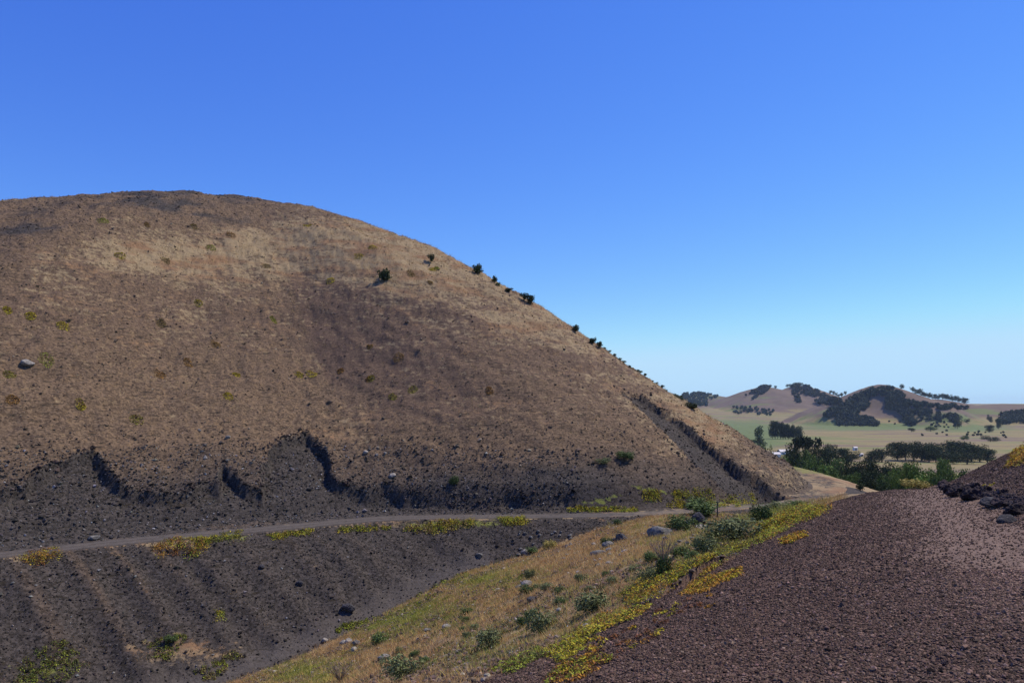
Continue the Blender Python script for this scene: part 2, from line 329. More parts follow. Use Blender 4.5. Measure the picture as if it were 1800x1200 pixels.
# ------------------------------------------------------------------ ground masks
def scr(x, y, z):
    yy = np.maximum(y, .3); return 900 + F * x / yy, HY - F * z / yy
def blobs(px, py, L, seed=0):
    o = np.zeros(px.shape)
    for (cx, cy, rx, ry, am) in L:
        o = np.maximum(o, am * np.exp(-(((px - cx) / rx) ** 2 + ((py - cy) / ry) ** 2))) if am > 0 else np.minimum(o, 0) + np.maximum(o, 0) * 1 + 0 * o if False else np.maximum(o, am * np.exp(-(((px - cx) / rx) ** 2 + ((py - cy) / ry) ** 2)))
    return o
def masks(x, y, z):
    s, ph = polar(x, y); px, py = scr(x, y, z); front = y > 2
    L = ph * 1.5; ce = ss(14, 34, np.hypot(x - CX, y - CY)); big = ce * fbm(L / 14, s / 7, 40, 5) + (1 - ce) * fbm(x / 12, y / 9, 46, 5); med = ce * fbm(L / 4, s / 1.8, 41, 4) + (1 - ce) * fbm(x / 3, y / 2, 47, 4)
    px0, py0 = px, py; wf = (s > 1) * 1.; px = px + wf * (75 * fbm(L / 9, s / 6, 48, 4) * ce + 30 * med); py = py + wf * (26 * fbm(L / 8, s / 5, 49, 4) * ce + 10 * med)
    cone = ss(1.5, 3.5, s) * (s > 0)
    # the cone: dry grass thins out towards its foot and in dark bare patches near the top
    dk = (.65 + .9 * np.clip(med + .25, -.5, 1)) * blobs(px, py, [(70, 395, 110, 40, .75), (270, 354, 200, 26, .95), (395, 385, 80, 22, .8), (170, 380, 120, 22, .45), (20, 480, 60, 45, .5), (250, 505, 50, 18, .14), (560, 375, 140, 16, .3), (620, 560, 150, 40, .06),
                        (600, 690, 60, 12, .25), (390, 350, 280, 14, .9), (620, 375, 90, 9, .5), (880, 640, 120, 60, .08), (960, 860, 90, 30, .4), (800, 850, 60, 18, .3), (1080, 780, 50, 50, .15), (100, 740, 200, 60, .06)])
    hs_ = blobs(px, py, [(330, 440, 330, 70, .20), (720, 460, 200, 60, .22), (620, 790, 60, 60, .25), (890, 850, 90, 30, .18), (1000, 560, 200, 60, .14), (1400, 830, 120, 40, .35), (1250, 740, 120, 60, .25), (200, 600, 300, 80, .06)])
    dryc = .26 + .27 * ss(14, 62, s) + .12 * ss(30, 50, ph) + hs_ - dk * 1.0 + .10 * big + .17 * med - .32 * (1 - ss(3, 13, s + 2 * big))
    sl_in = np.zeros(x.shape)
    for (poly, scarp, depth, soft) in SLUMPS:
        lo, hi = poly.min(0) - 2, poly.max(0) + 2; bb = np.nonzero((x > lo[0]) & (x < hi[0]) & (y > lo[1]) & (y < hi[1]))
        if len(bb[0]): sl_in[bb] = np.maximum(sl_in[bb], inside(x[bb] + .7 * fbm(x[bb] / 2.3, y[bb] / 2.3, 61, 3), y[bb] + .8 * fbm(x[bb] / 2.1, y[bb] / 2.1, 62, 3), poly) * 1.)
    dryc = dryc - .33 * sl_in
    redcn = .19 + .22 * ss(3, 30, s + 6 * med) + .12 * (ph > 30) * ss(6, 14, s) + .10 * big - (.28 + .16 * (ph > 30)) * sl_in + .12 * sl_in * fbm(L / 3, s / 2, 43, 3) - .42 * dk - .1 * (1 - ss(3, 11, s))
    E = (s < -1.7); N = tps(x, y); o = np.maximum(0, -s - 1.7); Ez = ZT - .62 * (o - .6 * (1 - np.exp(-o / .6)))
    emb = E & (Ez > N - .05) & (y < 80); grass = E & ~emb
    ph2 = ph * 1.5 + .55 * s; rib = np.sin(ph2 * 2 * np.pi / 2.7 + 5.5 * fbm(ph2 / 7, s / 14, 12, 3)) * np.exp(-((ph - 13) / 19) ** 2)
    drye = .04 + .19 * np.clip(rib, 0, 1) ** 3.5 * (.4 + 1.2 * vn(ph / 6, s / 5, 66)) * (1 - ss(7, 13, -s)) + .12 * med + .25 * (1 - ss(1.8, 3.4, -s)) + blobs(px, py, [(340, 1150, 120, 36, .6), (60, 1190, 90, 30, .35), (130, 1150, 60, 30, .25), (760, 925, 120, 12, .3), (470, 1080, 40, 30, .15), (300, 955, 60, 14, .35), (600, 1110, 60, 12, .45)])
    gree = blobs(px, py, [(60, 1180, 90, 40, .5), (300, 1120, 90, 25, .35), (380, 945, 110, 10, .6), (800, 922, 130, 10, .65), (900, 915, 50, 9, .6), (600, 1095, 50, 12, .6), (500, 935, 60, 8, .4), (720, 1000, 70, 30, .25)]) + .08 * med
    dryg = .62 + .30 * fbm(x / 3, y / 3, 44, 5) + blobs(px, py, [(1050, 940, 120, 30, .3), (900, 1010, 120, 30, .1)]) - blobs(px, py, [(1330, 925, 60, 40, .5)])
    greg = .08 + .28 * fbm(x / 4, y / 4, 45, 4) + blobs(px, py, [(700, 1085, 130, 40, .5), (860, 1020, 100, 20, .35), (520, 1180, 80, 30, .5), (1000, 1120, 90, 40, .2), (1250, 960, 120, 50, .35), (1350, 900, 90, 40, .5), (1240, 905, 60, 20, .3), (880, 1150, 120, 40, .25)])
    toe = blobs(px, py, [(640, 1080, 0.1, 0.1, 0.)])
    gw = gravel_w(x, y)
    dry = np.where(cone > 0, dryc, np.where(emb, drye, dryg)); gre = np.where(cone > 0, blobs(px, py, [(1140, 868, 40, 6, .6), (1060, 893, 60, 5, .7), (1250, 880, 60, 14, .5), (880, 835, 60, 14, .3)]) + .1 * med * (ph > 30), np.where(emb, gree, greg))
    # dusty gully floor at the foot of the embankment
    gap = Ez - N; fl = np.exp(-((gap - .35) / np.where(gap > .35, .95, .4)) ** 2) * E * (px < 860) * (y < 60)
    dry = dry * (1 - .9 * fl * (1 - blobs(px0, py0, [(340, 1150, 120, 40, .7)]))); gre = gre * (1 - .9 * fl)
    trk = np.exp(-((s + .3 * fbm(L / 1.5, s, 59, 3)) / 1.3) ** 4) * (1 - ss(50, 62, ph)) + .15 * np.clip(1 - np.abs(s - 3) / 2.2, 0, 1) * (px < 700) + 0 * fl
    trk = np.clip(trk, 0, 1) * (.55 + .45 * np.exp(-((np.abs(s + .1 * med) - .65) / .28) ** 2)); trk = np.maximum(trk, .55 * fl); dry = np.where(np.abs(s) < 1.6, .25 + .2 * med + .3 * ss(38, 45, ph), dry)
    dry = dry * (1 - gw); gre = gre * (1 - gw); red = np.where(cone > 0, redcn, np.where(grass, .22, .02 + .10 * np.clip(rib, 0, 1) ** 2 * vn(ph / 5, s / 4, 67))); red = red * (1 - gw) + gw
    dry = np.where((y > 85) & (s < 0), np.maximum(dry, .5), dry)
    pth = gw * np.exp(-((x - (.46 * y + 1.9) + .4 * fbm(x / 1.5, y / 1.5, 77, 3)) / (.75 + .03 * y)) ** 2) * ss(4, 8, y) * .85
    far = (y > 95) & (s < 0); gre = np.where(far, .55 + .2 * big, gre)
    return dict(dry=dry, green=gre, red=red, track=trk, path=pth), s, ph, emb, grass, gw
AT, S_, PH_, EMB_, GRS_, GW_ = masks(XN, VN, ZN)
def grid_parts(X, Y, Z, cls, names, mat, attrs, uv=None):
    ny, nx = X.shape; idx = np.arange(ny * nx).reshape(ny, nx)
    f = np.stack([idx[:-1, :-1], idx[:-1, 1:], idx[1:, 1:], idx[1:, :-1]], -1).reshape(-1, 4); c = cls[:-1, :-1].reshape(-1)
    V = np.stack([X, Y, Z], -1).reshape(-1, 3)
    for k, (nm, lb) in enumerate(names):
        ff = f[c == k]
        if not len(ff): continue
        u, inv = np.unique(ff, return_inverse=True)
        o = mesh(nm, V[u], inv.reshape(-1, 4), mat, smooth=True, attrs={a: b.reshape(-1)[u] for a, b in attrs.items()}, uv=None if uv is None else uv.reshape(-1, 3)[u])
        tag(o, lb, nm.replace('_', ' '), kind='structure')
cls = np.full(XN.shape, 3); cls[S_ > 1.6] = 0; cls[np.abs(S_) <= 1.6] = 1; cls[EMB_ & (S_ < -1.6)] = 2; cls[(GW_ > .5) & (S_ < -1.6)] = 4; cls[(VN > 95) & (S_ < 0)] = 5
FLOW = np.stack([XN, VN, ZN * 4], -1)
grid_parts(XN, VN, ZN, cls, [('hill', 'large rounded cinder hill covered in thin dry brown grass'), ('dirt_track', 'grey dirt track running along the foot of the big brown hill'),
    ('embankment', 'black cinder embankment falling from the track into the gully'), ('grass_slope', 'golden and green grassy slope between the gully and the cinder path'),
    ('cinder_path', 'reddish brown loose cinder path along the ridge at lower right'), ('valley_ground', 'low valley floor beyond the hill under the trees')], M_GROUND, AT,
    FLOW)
# far ground masks
pxf, pyf = scr(XF, VF, ZF)
gf = blobs(pxf, pyf, [(1290, 765, 130, 32, .85), (1500, 752, 160, 8, .6), (1700, 752, 120, 10, .6), (1480, 790, 200, 5, .35), (1480, 746, 90, 7, .85), (1560, 750, 130, 8, .7), (1660, 735, 80, 14, .6), (1230, 698, 60, 8, .5), (1700, 770, 110, 6, .35), (1240, 780, 60, 20, .5), (1600, 720, 90, 20, .35), (1640, 800, 100, 16, .3), (1290, 740, 100, 14, .4)])
hl = far_h(XF, VF) - np.interp(VF, PY_, PZ_); df = np.where(hl > 9, .22, .10) + .2 * fbm(XF / 90, VF / 90, 71, 4) + blobs(pxf, pyf, [(1640, 735, 50, 14, .3), (1480, 735, 60, 8, .25), (1300, 728, 40, 8, .35), (1345, 735, 30, 5, .3), (1300, 705, 60, 8, .12)])
grid_parts(XF, VF, ZF, np.where(hl > 7, 1, 0), [('plain', 'wide patchwork plain of tan and green fields beyond the valley'), ('far_hills', 'distant brown hills with dark woods on the skyline')], M_FAR, dict(green=gf + .07, dry=df, red=ss(6, 26, hl)))
# ------------------------------------------------------------------ scatter helpers
rng = np.random.default_rng(7)
def stones(name, x, y, r, col, label, sink=.35, flat=.75, quad=False):
    n = len(x); z = gz(x, y)
    base = np.array([[1, 0, 0], [-1, 0, 0], [0, 1, 0], [0, -1, 0], [0, 0, 1], [0, 0, -1.]]); fc = np.array([[0, 2, 4], [2, 1, 4], [1, 3, 4], [3, 0, 4], [2, 0, 5], [1, 2, 5], [3, 1, 5], [0, 3, 5]])
    if quad:
        t = (1 + 5 ** .5) / 2; base = np.array([[-1, t, 0], [1, t, 0], [-1, -t, 0], [1, -t, 0], [0, -1, t], [0, 1, t], [0, -1, -t], [0, 1, -t], [t, 0, -1], [t, 0, 1], [-t, 0, -1], [-t, 0, 1.]]) / 1.9
        fc = np.array([[0, 11, 5], [0, 5, 1], [0, 1, 7], [0, 7, 10], [0, 10, 11], [1, 5, 9], [5, 11, 4], [11, 10, 2], [10, 7, 6], [7, 1, 8], [3, 9, 4], [3, 4, 2], [3, 2, 6], [3, 6, 8], [3, 8, 9], [4, 9, 5], [2, 4, 11], [6, 2, 10], [8, 6, 7], [9, 8, 1]])
    m = len(base); V = base[None] * (1 + rng.uniform(-.5, .5, (n, m, 3)))
    th = rng.uniform(0, 6.283, n); c, s_ = np.cos(th), np.sin(th); tl = rng.uniform(-.9, .9, n); ct, st = np.cos(tl), np.sin(tl)
    x1, y1, z1 = V[..., 0], V[..., 1] * ct[:, None] - V[..., 2] * st[:, None], V[..., 1] * st[:, None] + V[..., 2] * ct[:, None]
    W = np.stack([x1 * c[:, None] - y1 * s_[:, None], x1 * s_[:, None] + y1 * c[:, None], z1 * flat], -1) * r[:, None, None]
    W += np.stack([x, y, z + r * (flat - sink) * .7], -1)[:, None]
    Fc = (fc[None] + (np.arange(n) * m)[:, None, None]).reshape(-1, 3)
    o = mesh(name, W.reshape(-1, 3), Fc, M_STONE, col=np.repeat(col, m, 0)); tag(o, label, 'stones', kind='stuff'); return o
def blades(name, x, y, h, spread, k, wd, col, label, lean=.5, mat=None, cat='grass', jit=.18):
    n = len(x); N = n * k; X = np.repeat(x, k) + rng.normal(0, 1, N) * np.repeat(spread, k); Y = np.repeat(y, k) + rng.normal(0, 1, N) * np.repeat(spread, k)
    Z = gz(X, Y) - .02; H = np.repeat(h, k) * rng.uniform(.45, 1.1, N); th = rng.uniform(0, 6.283, N); l = rng.normal(0, lean, (N, 2)) * H[:, None]
    W = np.repeat(wd, k) * .5
    v = np.stack([np.stack([X - np.cos(th) * W, Y - np.sin(th) * W, Z], -1), np.stack([X + np.cos(th) * W, Y + np.sin(th) * W, Z], -1), np.stack([X + l[:, 0], Y + l[:, 1], Z + H], -1)], 1)
    c = np.repeat(np.repeat(col, k, 0) * (1 + rng.normal(0, jit, (N, 1))), 3, 0)
    o = mesh(name, v.reshape(-1, 3), np.arange(N * 3).reshape(-1, 3), mat or M_LEAF, col=np.clip(c, 0.004, .9)); tag(o, label, cat, kind='stuff'); return o
def leafcloud(P, Nn, size, col, asp=.6):   # quads at P facing roughly Nn -> (verts, faces, cols)
    n = len(P); Nn = Nn + rng.normal(0, .55, (n, 3)); Nn /= np.linalg.norm(Nn, axis=1)[:, None] + 1e-9
    a = np.cross(Nn, rng.normal(0, 1, (n, 3))); a /= np.linalg.norm(a, axis=1)[:, None] + 1e-9; b = np.cross(Nn, a)
    s = (size * rng.uniform(.6, 1.3, n))[:, None]; a = a * s; b = b * s * asp
    v = np.stack([P - a, P - b * .9, P + a, P + b * .9], 1).reshape(-1, 3)
    return v, np.arange(n * 4).reshape(-1, 4), np.repeat(col, 4, 0)
def jcol(base, n, j=.2, alt=None, pa=.3):
    c = np.tile(np.array(base, float), (n, 1))
    if alt is not None: k = rng.random(n) < pa; c[k] = alt
    return np.clip(c * (1 + rng.normal(0, j, (n, 1))) * (1 + rng.normal(0, j * .10, (n, 3))), .003, .95)
def poly_scatter(poly, n):        # random ground points inside an outline seen in the photo
    P = np.array(poly, float); a, b = P.min(0), P.max(0); out = []
    while len(out) < n:
        p = rng.uniform(a, b, (n * 2, 2)); p = p[inside(p[:, 0], p[:, 1], P)]
        for k in p:
            c = cast(*k)
            if c is not None: out.append(c)
            if len(out) >= n: break
    return np.array(out)
# ------------------------------------------------------------------ loose stones and grass (nobody could count these)
def sample(n, u0, u1, y0, y1, p=1.0):
    U = rng.uniform(u0, u1, n); t = rng.random(n); k = p + 1
    Y = (y0 ** k + t * (y1 ** k - y0 ** k)) ** (1 / k) if k > 1e-3 else y0 * (y1 / y0) ** t
    return U * Y, Y
def pick(x, y, want, tol=.004):
    z = gz(x, y); v = visible(x, y, z, tol); x, y, z = x[v], y[v], z[v]
    A, s, ph, em, gr, gw = masks(x, y, z); ok = want(A, s, ph, em, gr, gw, x, y); return x[ok], y[ok], {k: a[ok] for k, a in A.items()}, s[ok]
# loose red cinder on the path
x, y = sample(115000, -.15, .74, 3.6, 8.0, .3); x, y, A, s = pick(x, y, lambda A, s, ph, em, gr, gw, x, y: gw > .25 + .4 * rng.random(len(x)), .02)
n = len(x); r = rng.gamma(2.4, .0017, n) + .0034; c = jcol((.118, .073, .051), n, .36, (.19, .125, .093), .16); c[rng.random(n) < .25] *= .5
c = c * (1 + A['path'][:, None] * .9)
stones('gravel', x, y, r, c, 'coarse reddish brown cinder gravel covering the near path', quad=True)
x, y = sample(240000, -.05, .74, 7.5, 30, .35); x, y, A, s = pick(x, y, lambda A, s, ph, em, gr, gw, x, y: (gw > .3 + .5 * rng.random(len(x))) & (A['path'] < rng.random(len(x)) * 1.1), .01)
n = len(x); r = rng.gamma(2.2, .0022, n) + .0035 + .00042 * y; c = jcol((.118, .073, .051), n, .36, (.19, .125, .093), .16); c[rng.random(n) < .25] *= .5
stones('gravel', x, y, r, c, 'small reddish brown cinder gravel farther along the path')
x, y = sample(30000, .45, .72, 11, 28, .5); x, y, A, s = pick(x, y, lambda A, s, ph, em, gr, gw, x, y: (bank_d(x, y) > .1) & (gw > .5), .01)
n = len(x); r = rng.gamma(1.2, .006, n) + .006; c = jcol((.075, .046, .039), n, .4, (.13, .09, .075), .15)
stones('gravel', x, y, r, c, 'rough dark cinder lumps on the bank right of the path')
# cone
x, y = sample(90000, -.72, .47, 43, 135, 1); x, y, A, s = pick(x, y, lambda A, s, ph, em, gr, gw, x, y: (s > 2) & (rng.random(len(x)) < 1.05 - .8 * np.clip(A['dry'], 0, 1)))
n = len(x); r = rng.gamma(1.1, .022, n) + .018; r *= 1 + .4 * (s < 12); c = jcol((.095, .070, .048), n, .40, (.22, .18, .13), .10); c[A['red'] < .12] *= (.42, .46, .5)
stones('stones', x, y, r, c, 'small loose stones scattered over the big brown hill')
x, y = sample(75000, -.72, .47, 43, 135, 1); x, y, A, s = pick(x, y, lambda A, s, ph, em, gr, gw, x, y: (s > 3) & (rng.random(len(x)) < np.clip(A['dry'] * 1.7 - .35, 0, 1)))
n = len(x); c = jcol((.36, .265, .125), n, .24, (.23, .135, .058), .33)
blades('dry_grass', x, y, rng.gamma(4, .045, n) + .05, np.full(n, .16), 6, .030 + .0 * y, c, 'sparse dry tan grass tufts over the big hill', .8)
# clods hanging along the broken edges
def along(P, n, jit):
    d = np.hypot(*np.diff(P, axis=0).T); c = np.concatenate([[0], np.cumsum(d)]); t = rng.uniform(0, c[-1], n); x = np.interp(t, c, P[:, 0]); y = np.interp(t, c, P[:, 1])
    return x + rng.normal(0, jit, n) - .7 * fbm(x / 2.3, y / 2.3, 61, 3), y + rng.normal(0, jit, n) - .8 * fbm(x / 2.1, y / 2.1, 62, 3)
x1_, y1_ = along(sc1, 1700, .25); x2_, y2_ = along(sR, 420, .4); x3_, y3_ = along(sL, 260, .7); x, y = np.concatenate([x1_, x2_, x3_]), np.concatenate([y1_, y2_, y3_]); n = len(x)
stones('stones', x, y, rng.gamma(1.6, .028, n) + .02, jcol((.035, .025, .022), n, .4, (.09, .07, .055), .15), 'dark clods and rubble along the broken scarp edges of the hill', sink=.5, flat=.8)
# black embankment
x, y = sample(90000, -.72, .3, 26, 62, .6); x, y, A, s = pick(x, y, lambda A, s, ph, em, gr, gw, x, y: em & (s < -1.7) & (rng.random(len(x)) < 1.1 - A['dry'] - A['track']))
n = len(x); r = rng.gamma(1.1, .018, n) + .013; c = jcol((.040, .033, .028), n, .45, (.15, .14, .13), .09)
stones('stones', x, y, r, c, 'loose black cinder stones on the embankment below the track')
x, y = sample(26000, -.72, .45, 26, 66, .6); x, y, A, s = pick(x, y, lambda A, s, ph, em, gr, gw, x, y: em & (s < -1.6) & (rng.random(len(x)) < np.clip(A['dry'] * 1.6 + A['green'] - .25, .012, 1)))
n = len(x); c = jcol((.30, .20, .10), n, .2); g = A['green'] > .25 + .3 * rng.random(n); c[g] = jcol((.20, .23, .035), g.sum(), .25, (.34, .24, .04), .3)
blades('dry_grass', x, y, rng.gamma(4, .04, n) + .05, np.full(n, .18), 7, .022 + 0 * y, c, 'patches of dry and yellow green grass on the black embankment', .7)
# grassy slope
x, y = sample(120000, -.42, .45, 7, 66, .25); x, y, A, s = pick(x, y, lambda A, s, ph, em, gr, gw, x, y: gr & (s < -1.3) & (gw < .4) & (A['track'] < .2) & (rng.random(len(x)) < .35 + .6 * A['dry']), .006)
n = len(x); c = jcol((.54, .37, .16), n, .25, (.42, .23, .09), .3); g = A['green'] > .10 + .5 * rng.random(n); c[g] = jcol((.25, .27, .05), g.sum(), .3, (.42, .36, .085), .4)
hh = (.06 + rng.gamma(3, .035, n)) * (.55 + .5 * ss(10, 30, y))
blades('grass', x, y, hh, .03 + .0022 * y, 8, .005 + .00045 * y, c, 'golden and green wild grass covering the slope beside the gully', .45)
k = rng.random(n) < .16 * .10 * (A['green'] > .25)          # small white and yellow flowers among the green
fx, fy = x[k], y[k]; fz = gz(fx, fy) + hh[k] * .95; m = k.sum()
v, f, c = leafcloud(np.stack([fx, fy, fz], -1), np.tile((0, -.4, 1.), (m, 1)), np.full(m, .006) + .0004 * fy, jcol((.75, .68, .35), m, .1, (.8, .8, .75), .5), .9)
tag(mesh('flowers', v, f, M_LEAF, col=c), 'tiny pale flowers dotted through the green grass', 'flowers', kind='stuff')
x, y = sample(42000, -.40, .42, 7, 62, .2); x, y, A, s = pick(x, y, lambda A, s, ph, em, gr, gw, x, y: gr & (s < -1.5) & (gw < .6) & (fbm(x / 2.2, y / 2.2, 90, 3) > -.05), .006)
n = len(x); r = np.minimum(rng.gamma(1.3, .012, n) + .010 + .0009 * y, .022 + .0022 * y); c = jcol((.13, .088, .066), n, .35, (.26, .22, .18), .10)
stones('stones', x, y, r, c, 'small brown and pale stones lying among the slope grass', quad=True)
x, y = sample(60000, -.71, .33, 30, 66, .3); x, y, A, s = pick(x, y, lambda A, s, ph, em, gr, gw, x, y: (np.abs(s - 5.5) < 4.2) & (x < 6))
n = len(x); stones('stones', x, y, rng.gamma(1.3, .022, n) + .02, jcol((.05, .045, .043), n, .4, (.18, .17, .165), .2), 'grey rubble lying along the inner edge of the dirt track')
# ------------------------------------------------------------------ yellow succulent cover
def cover(pts, hgt, rad, k, size, cols, name, label, cat='plants'):
    P = np.repeat(pts, k, 0); n = len(P); a = rng.uniform(0, 6.283, n); q_ = rng.random(n) ** .5; R = np.repeat(rad, k) * q_; H = np.repeat(hgt, k)
    up = rng.uniform(.25, 1.0, n); Q = np.stack([P[:, 0] + np.cos(a) * R, P[:, 1] + np.sin(a) * R, 0 * R], -1); Q[:, 2] = gz(Q[:, 0], Q[:, 1]) + H * up * (1 - .5 * q_)
    N = np.stack([np.cos(a) * q_, np.sin(a) * q_, .5 + .6 * up], -1); c = np.repeat(cols, k, 0) * (1 + rng.normal(0, .35, (n, 1))); m_ = rng.random(n) < .32; c[m_] = np.array((.10, .06, .025)) * rng.uniform(.5, 1.5, (m_.sum(), 1))
    v, f, c = leafcloud(Q, N, np.repeat(size, k), np.clip(c, .004, .9), .5); return v, f, c
YEL, ORA, YGR, OLI, RUS = (.46, .38, .035), (.48, .24, .035), (.29, .33, .04), (.15, .17, .045), (.22, .09, .04)
def covers(name, label, items, mat=None, cat='ground cover'):
    V, Fc, C = [], [], []; o = 0
    for poly, n, h, mixc in items:
        pts = poly_scatter(poly, n); ds = pts[:, 1]; c = np.array(mixc)[rng.integers(0, len(mixc), n)]
        v, f, cc = cover(pts[:, :2], h * rng.uniform(.5, 1.3, n), h * rng.uniform(.7, 1.4, n), 26, (.010 + .0009 * ds), c, None, None)
        V.append(v); Fc.append(f + o); C.append(cc); o += len(v)
    return tag(mesh(name, np.concatenate(V), np.concatenate(Fc), mat or M_LEAF, col=np.concatenate(C)), label, cat, kind='stuff')
covers('ground_cover', 'low yellow, lime and orange succulents fringing the edge of the red cinder path', [
    ([(1335, 925), (1400, 892), (1452, 893), (1440, 908), (1390, 925), (1330, 958)], 330, .19, [YEL, YGR, YGR, ORA]),
    ([(1230, 985), (1330, 935), (1350, 950), (1290, 975), (1200, 1005)], 120, .12, [YEL, YGR, OLI]),
    ([(1090, 1045), (1150, 1005), (1240, 978), (1260, 990), (1200, 1010), (1150, 1050), (1110, 1070)], 300, .12, [YEL, YGR, YEL, ORA, OLI]),
    ([(1220, 1022), (1300, 1000), (1300, 1012), (1240, 1040), (1190, 1050)], 150, .07, [YEL, ORA]),
    ([(1370, 950), (1410, 935), (1418, 942), (1380, 958)], 60, .09, [ORA, YEL]),
    ([(1020, 1100), (1060, 1080), (1140, 1066), (1130, 1078), (1060, 1110), (1010, 1125)], 170, .085, [YEL, YGR, ORA, YEL]),
    ([(950, 1150), (1000, 1115), (1050, 1105), (1030, 1140), (985, 1165)], 120, .07, [YEL, YGR, YEL]),
    ([(960, 1200), (985, 1165), (1050, 1150), (1070, 1160), (1020, 1200)], 110, .06, [YEL, ORA, RUS, YGR]),
    ([(860, 1180), (940, 1140), (960, 1150), (900, 1185)], 90, .08, [YGR, OLI]),
    ([(1000, 1140), (1240, 1040), (1260, 1060), (1060, 1170)], 50, .05, [ORA, YEL, RUS])])
covers('weeds', 'loose yellow green weeds growing at the lower left corner of the black embankment', [([(20, 1200), (60, 1135), (120, 1128), (150, 1165), (110, 1200)], 120, .17, [OLI, (.13, .17, .04), YGR]), ([(240, 1150), (290, 1115), (330, 1118), (300, 1160)], 50, .13, [OLI, YGR]), ([(340, 1180), (420, 1140), (430, 1150), (370, 1200)], 60, .13, [OLI, YGR, (.3, .24, .09)])], cat='weeds')
covers('weeds', 'low grey green weeds scattered through the dry grass of the slope', [([(1000, 1000), (1250, 940), (1330, 930), (1110, 1055), (900, 1150), (650, 1200), (560, 1200), (820, 1060)], 430, .10, [(.11, .13, .06), (.16, .17, .08), (.09, .11, .04), OLI]),
    ([(640, 1110), (720, 1060), (960, 1000), (900, 1050), (700, 1120), (560, 1180)], 260, .11, [YGR, (.16, .19, .04), (.26, .25, .06)]), ([(1130, 925), (1330, 905), (1420, 892), (1380, 920), (1300, 950), (1150, 935)], 130, .16, [(.11, .14, .05), (.14, .16, .07), OLI])], cat='weeds')
covers('ground_cover', 'orange and yellow creeping plants on the bank at the right edge', [
    ([(1800, 775), (1800, 815), (1772, 822), (1785, 790)], 90, .13, [(.5, .3, .08), ORA, YEL]), ([(1690, 862), (1740, 850), (1760, 870), (1700, 880)], 14, .09, [YEL, OLI])])
covers('ground_cover', 'yellow green low growth lining the dirt track', [
    ([(30, 985), (50, 966), (100, 964), (104, 976), (70, 994)], 60, .28, [ORA, YEL, RUS]),
    ([(270, 962), (290, 948), (330, 946), (370, 955), (345, 978), (280, 976)], 90, .3, [YEL, ORA, RUS, YGR]),
    ([(330, 948), (425, 932), (425, 944), (350, 958)], 80, .22, [YGR, YEL, OLI]), ([(470, 940), (550, 930), (550, 938), (480, 948)], 60, .2, [YGR, YEL]),
    ([(590, 928), (690, 920), (690, 930), (590, 936)], 60, .18, [YGR, YEL, OLI]), ([(710, 930), (770, 915), (830, 914), (835, 922), (760, 938)], 130, .28, [YEL, YGR, (.34, .24, .1)]),
    ([(872, 910), (925, 908), (928, 918), (890, 924)], 70, .24, [YEL, YGR]), ([(1000, 893), (1120, 893), (1120, 900), (1000, 899)], 110, .22, [YGR, YEL]),
    ([(1125, 868), (1160, 867), (1160, 875), (1130, 876)], 30, .3, [YEL, YGR]), ([(1180, 868), (1210, 866), (1210, 872), (1180, 873)], 24, .28, [YEL, YGR]),
    ([(1210, 866), (1250, 862), (1260, 890), (1220, 892)], 50, .32, [YGR, YEL, OLI]), ([(1265, 878), (1325, 872), (1325, 890), (1270, 893)], 50, .34, [YGR, YEL]), ([(1175, 884), (1205, 882), (1205, 891), (1175, 893)], 24, .3, [YEL]),
    ([(600, 1100), (660, 1085), (640, 1098), (590, 1112)], 40, .15, [YGR]), ([(720, 1050), (800, 1010), (830, 1008), (740, 1060)], 50, .14, [YGR, OLI]), ([(380, 1070), (400, 1072), (392, 1095), (376, 1090)], 10, .2, [YGR, YEL])])
# ------------------------------------------------------------------ shrubs, bushes and trees
def tube(path, radii, k=6):
    V, Fc = [], []; path = [np.array(p, float) for p in path]
    for i, p in enumerate(path):
        d = path[min(i + 1, len(path) - 1)] - path[max(i - 1, 0)]; d /= np.linalg.norm(d) + 1e-9
        a = np.cross(d, (0.3, 1, .1)); a /= np.linalg.norm(a); b = np.cross(d, a)
        for j in range(k): t = 2 * math.pi * j / k; V.append(p + (a * math.cos(t) + b * math.sin(t)) * radii[i])
    for i in range(len(path) - 1):
        for j in range(k): Fc.append((i * k + j, i * k + (j + 1) % k, (i + 1) * k + (j + 1) % k, (i + 1) * k + j))
    return np.array(V), np.array(Fc)
def joinm(parts):
    V, Fc, o = [], [], 0
    for v, f in parts: V.append(v); Fc.append(f + o); o += len(v)
    return np.concatenate(V), np.concatenate(Fc)
def bark(name, col):
    b = NB(name); n = b.noise(b.pos(), 6, 4); return b.color(b.mix(n, tuple(c * .6 for c in col), tuple(c * 1.4 for c in col)))
M_BARK = bark('bark', (.09, .07, .055)); M_TWIG = bark('dry_twig', (.20, .15, .12))
def crown_lobes(kind, R):
    if kind == 'umbrella': return [((R.uniform(-.38, .38), R.uniform(-.38, .38), .80 + R.uniform(-.04, .05)), (.24, .24, .12)) for _ in range(9)]
    if kind == 'full': return [((R.uniform(-.34, .34), R.uniform(-.34, .34), R.uniform(.2, .8)), (.21, .21, .17)) for _ in range(20)]
    if kind == 'poplar': return [((R.uniform(-.13, .13), R.uniform(-.13, .13), .25 + .65 * i / 10), (.16 * (1 - .4 * i / 10), .16 * (1 - .4 * i / 10), .13)) for i in range(11)]
    if kind == 'shrub': return [((R.uniform(-.34, .34), R.uniform(-.34, .34), R.uniform(.18, .5)), (.22, .22, .30)) for _ in range(11)]
    if kind == 'bush': return [((R.uniform(-.28, .28), R.uniform(-.28, .28), R.uniform(.3, .72)), (.22, .22, .24)) for _ in range(10)]
    return [((R.uniform(-.3, .3), R.uniform(-.3, .3), R.uniform(.34, .82)), (.22, .22, .18)) for _ in range(13)]
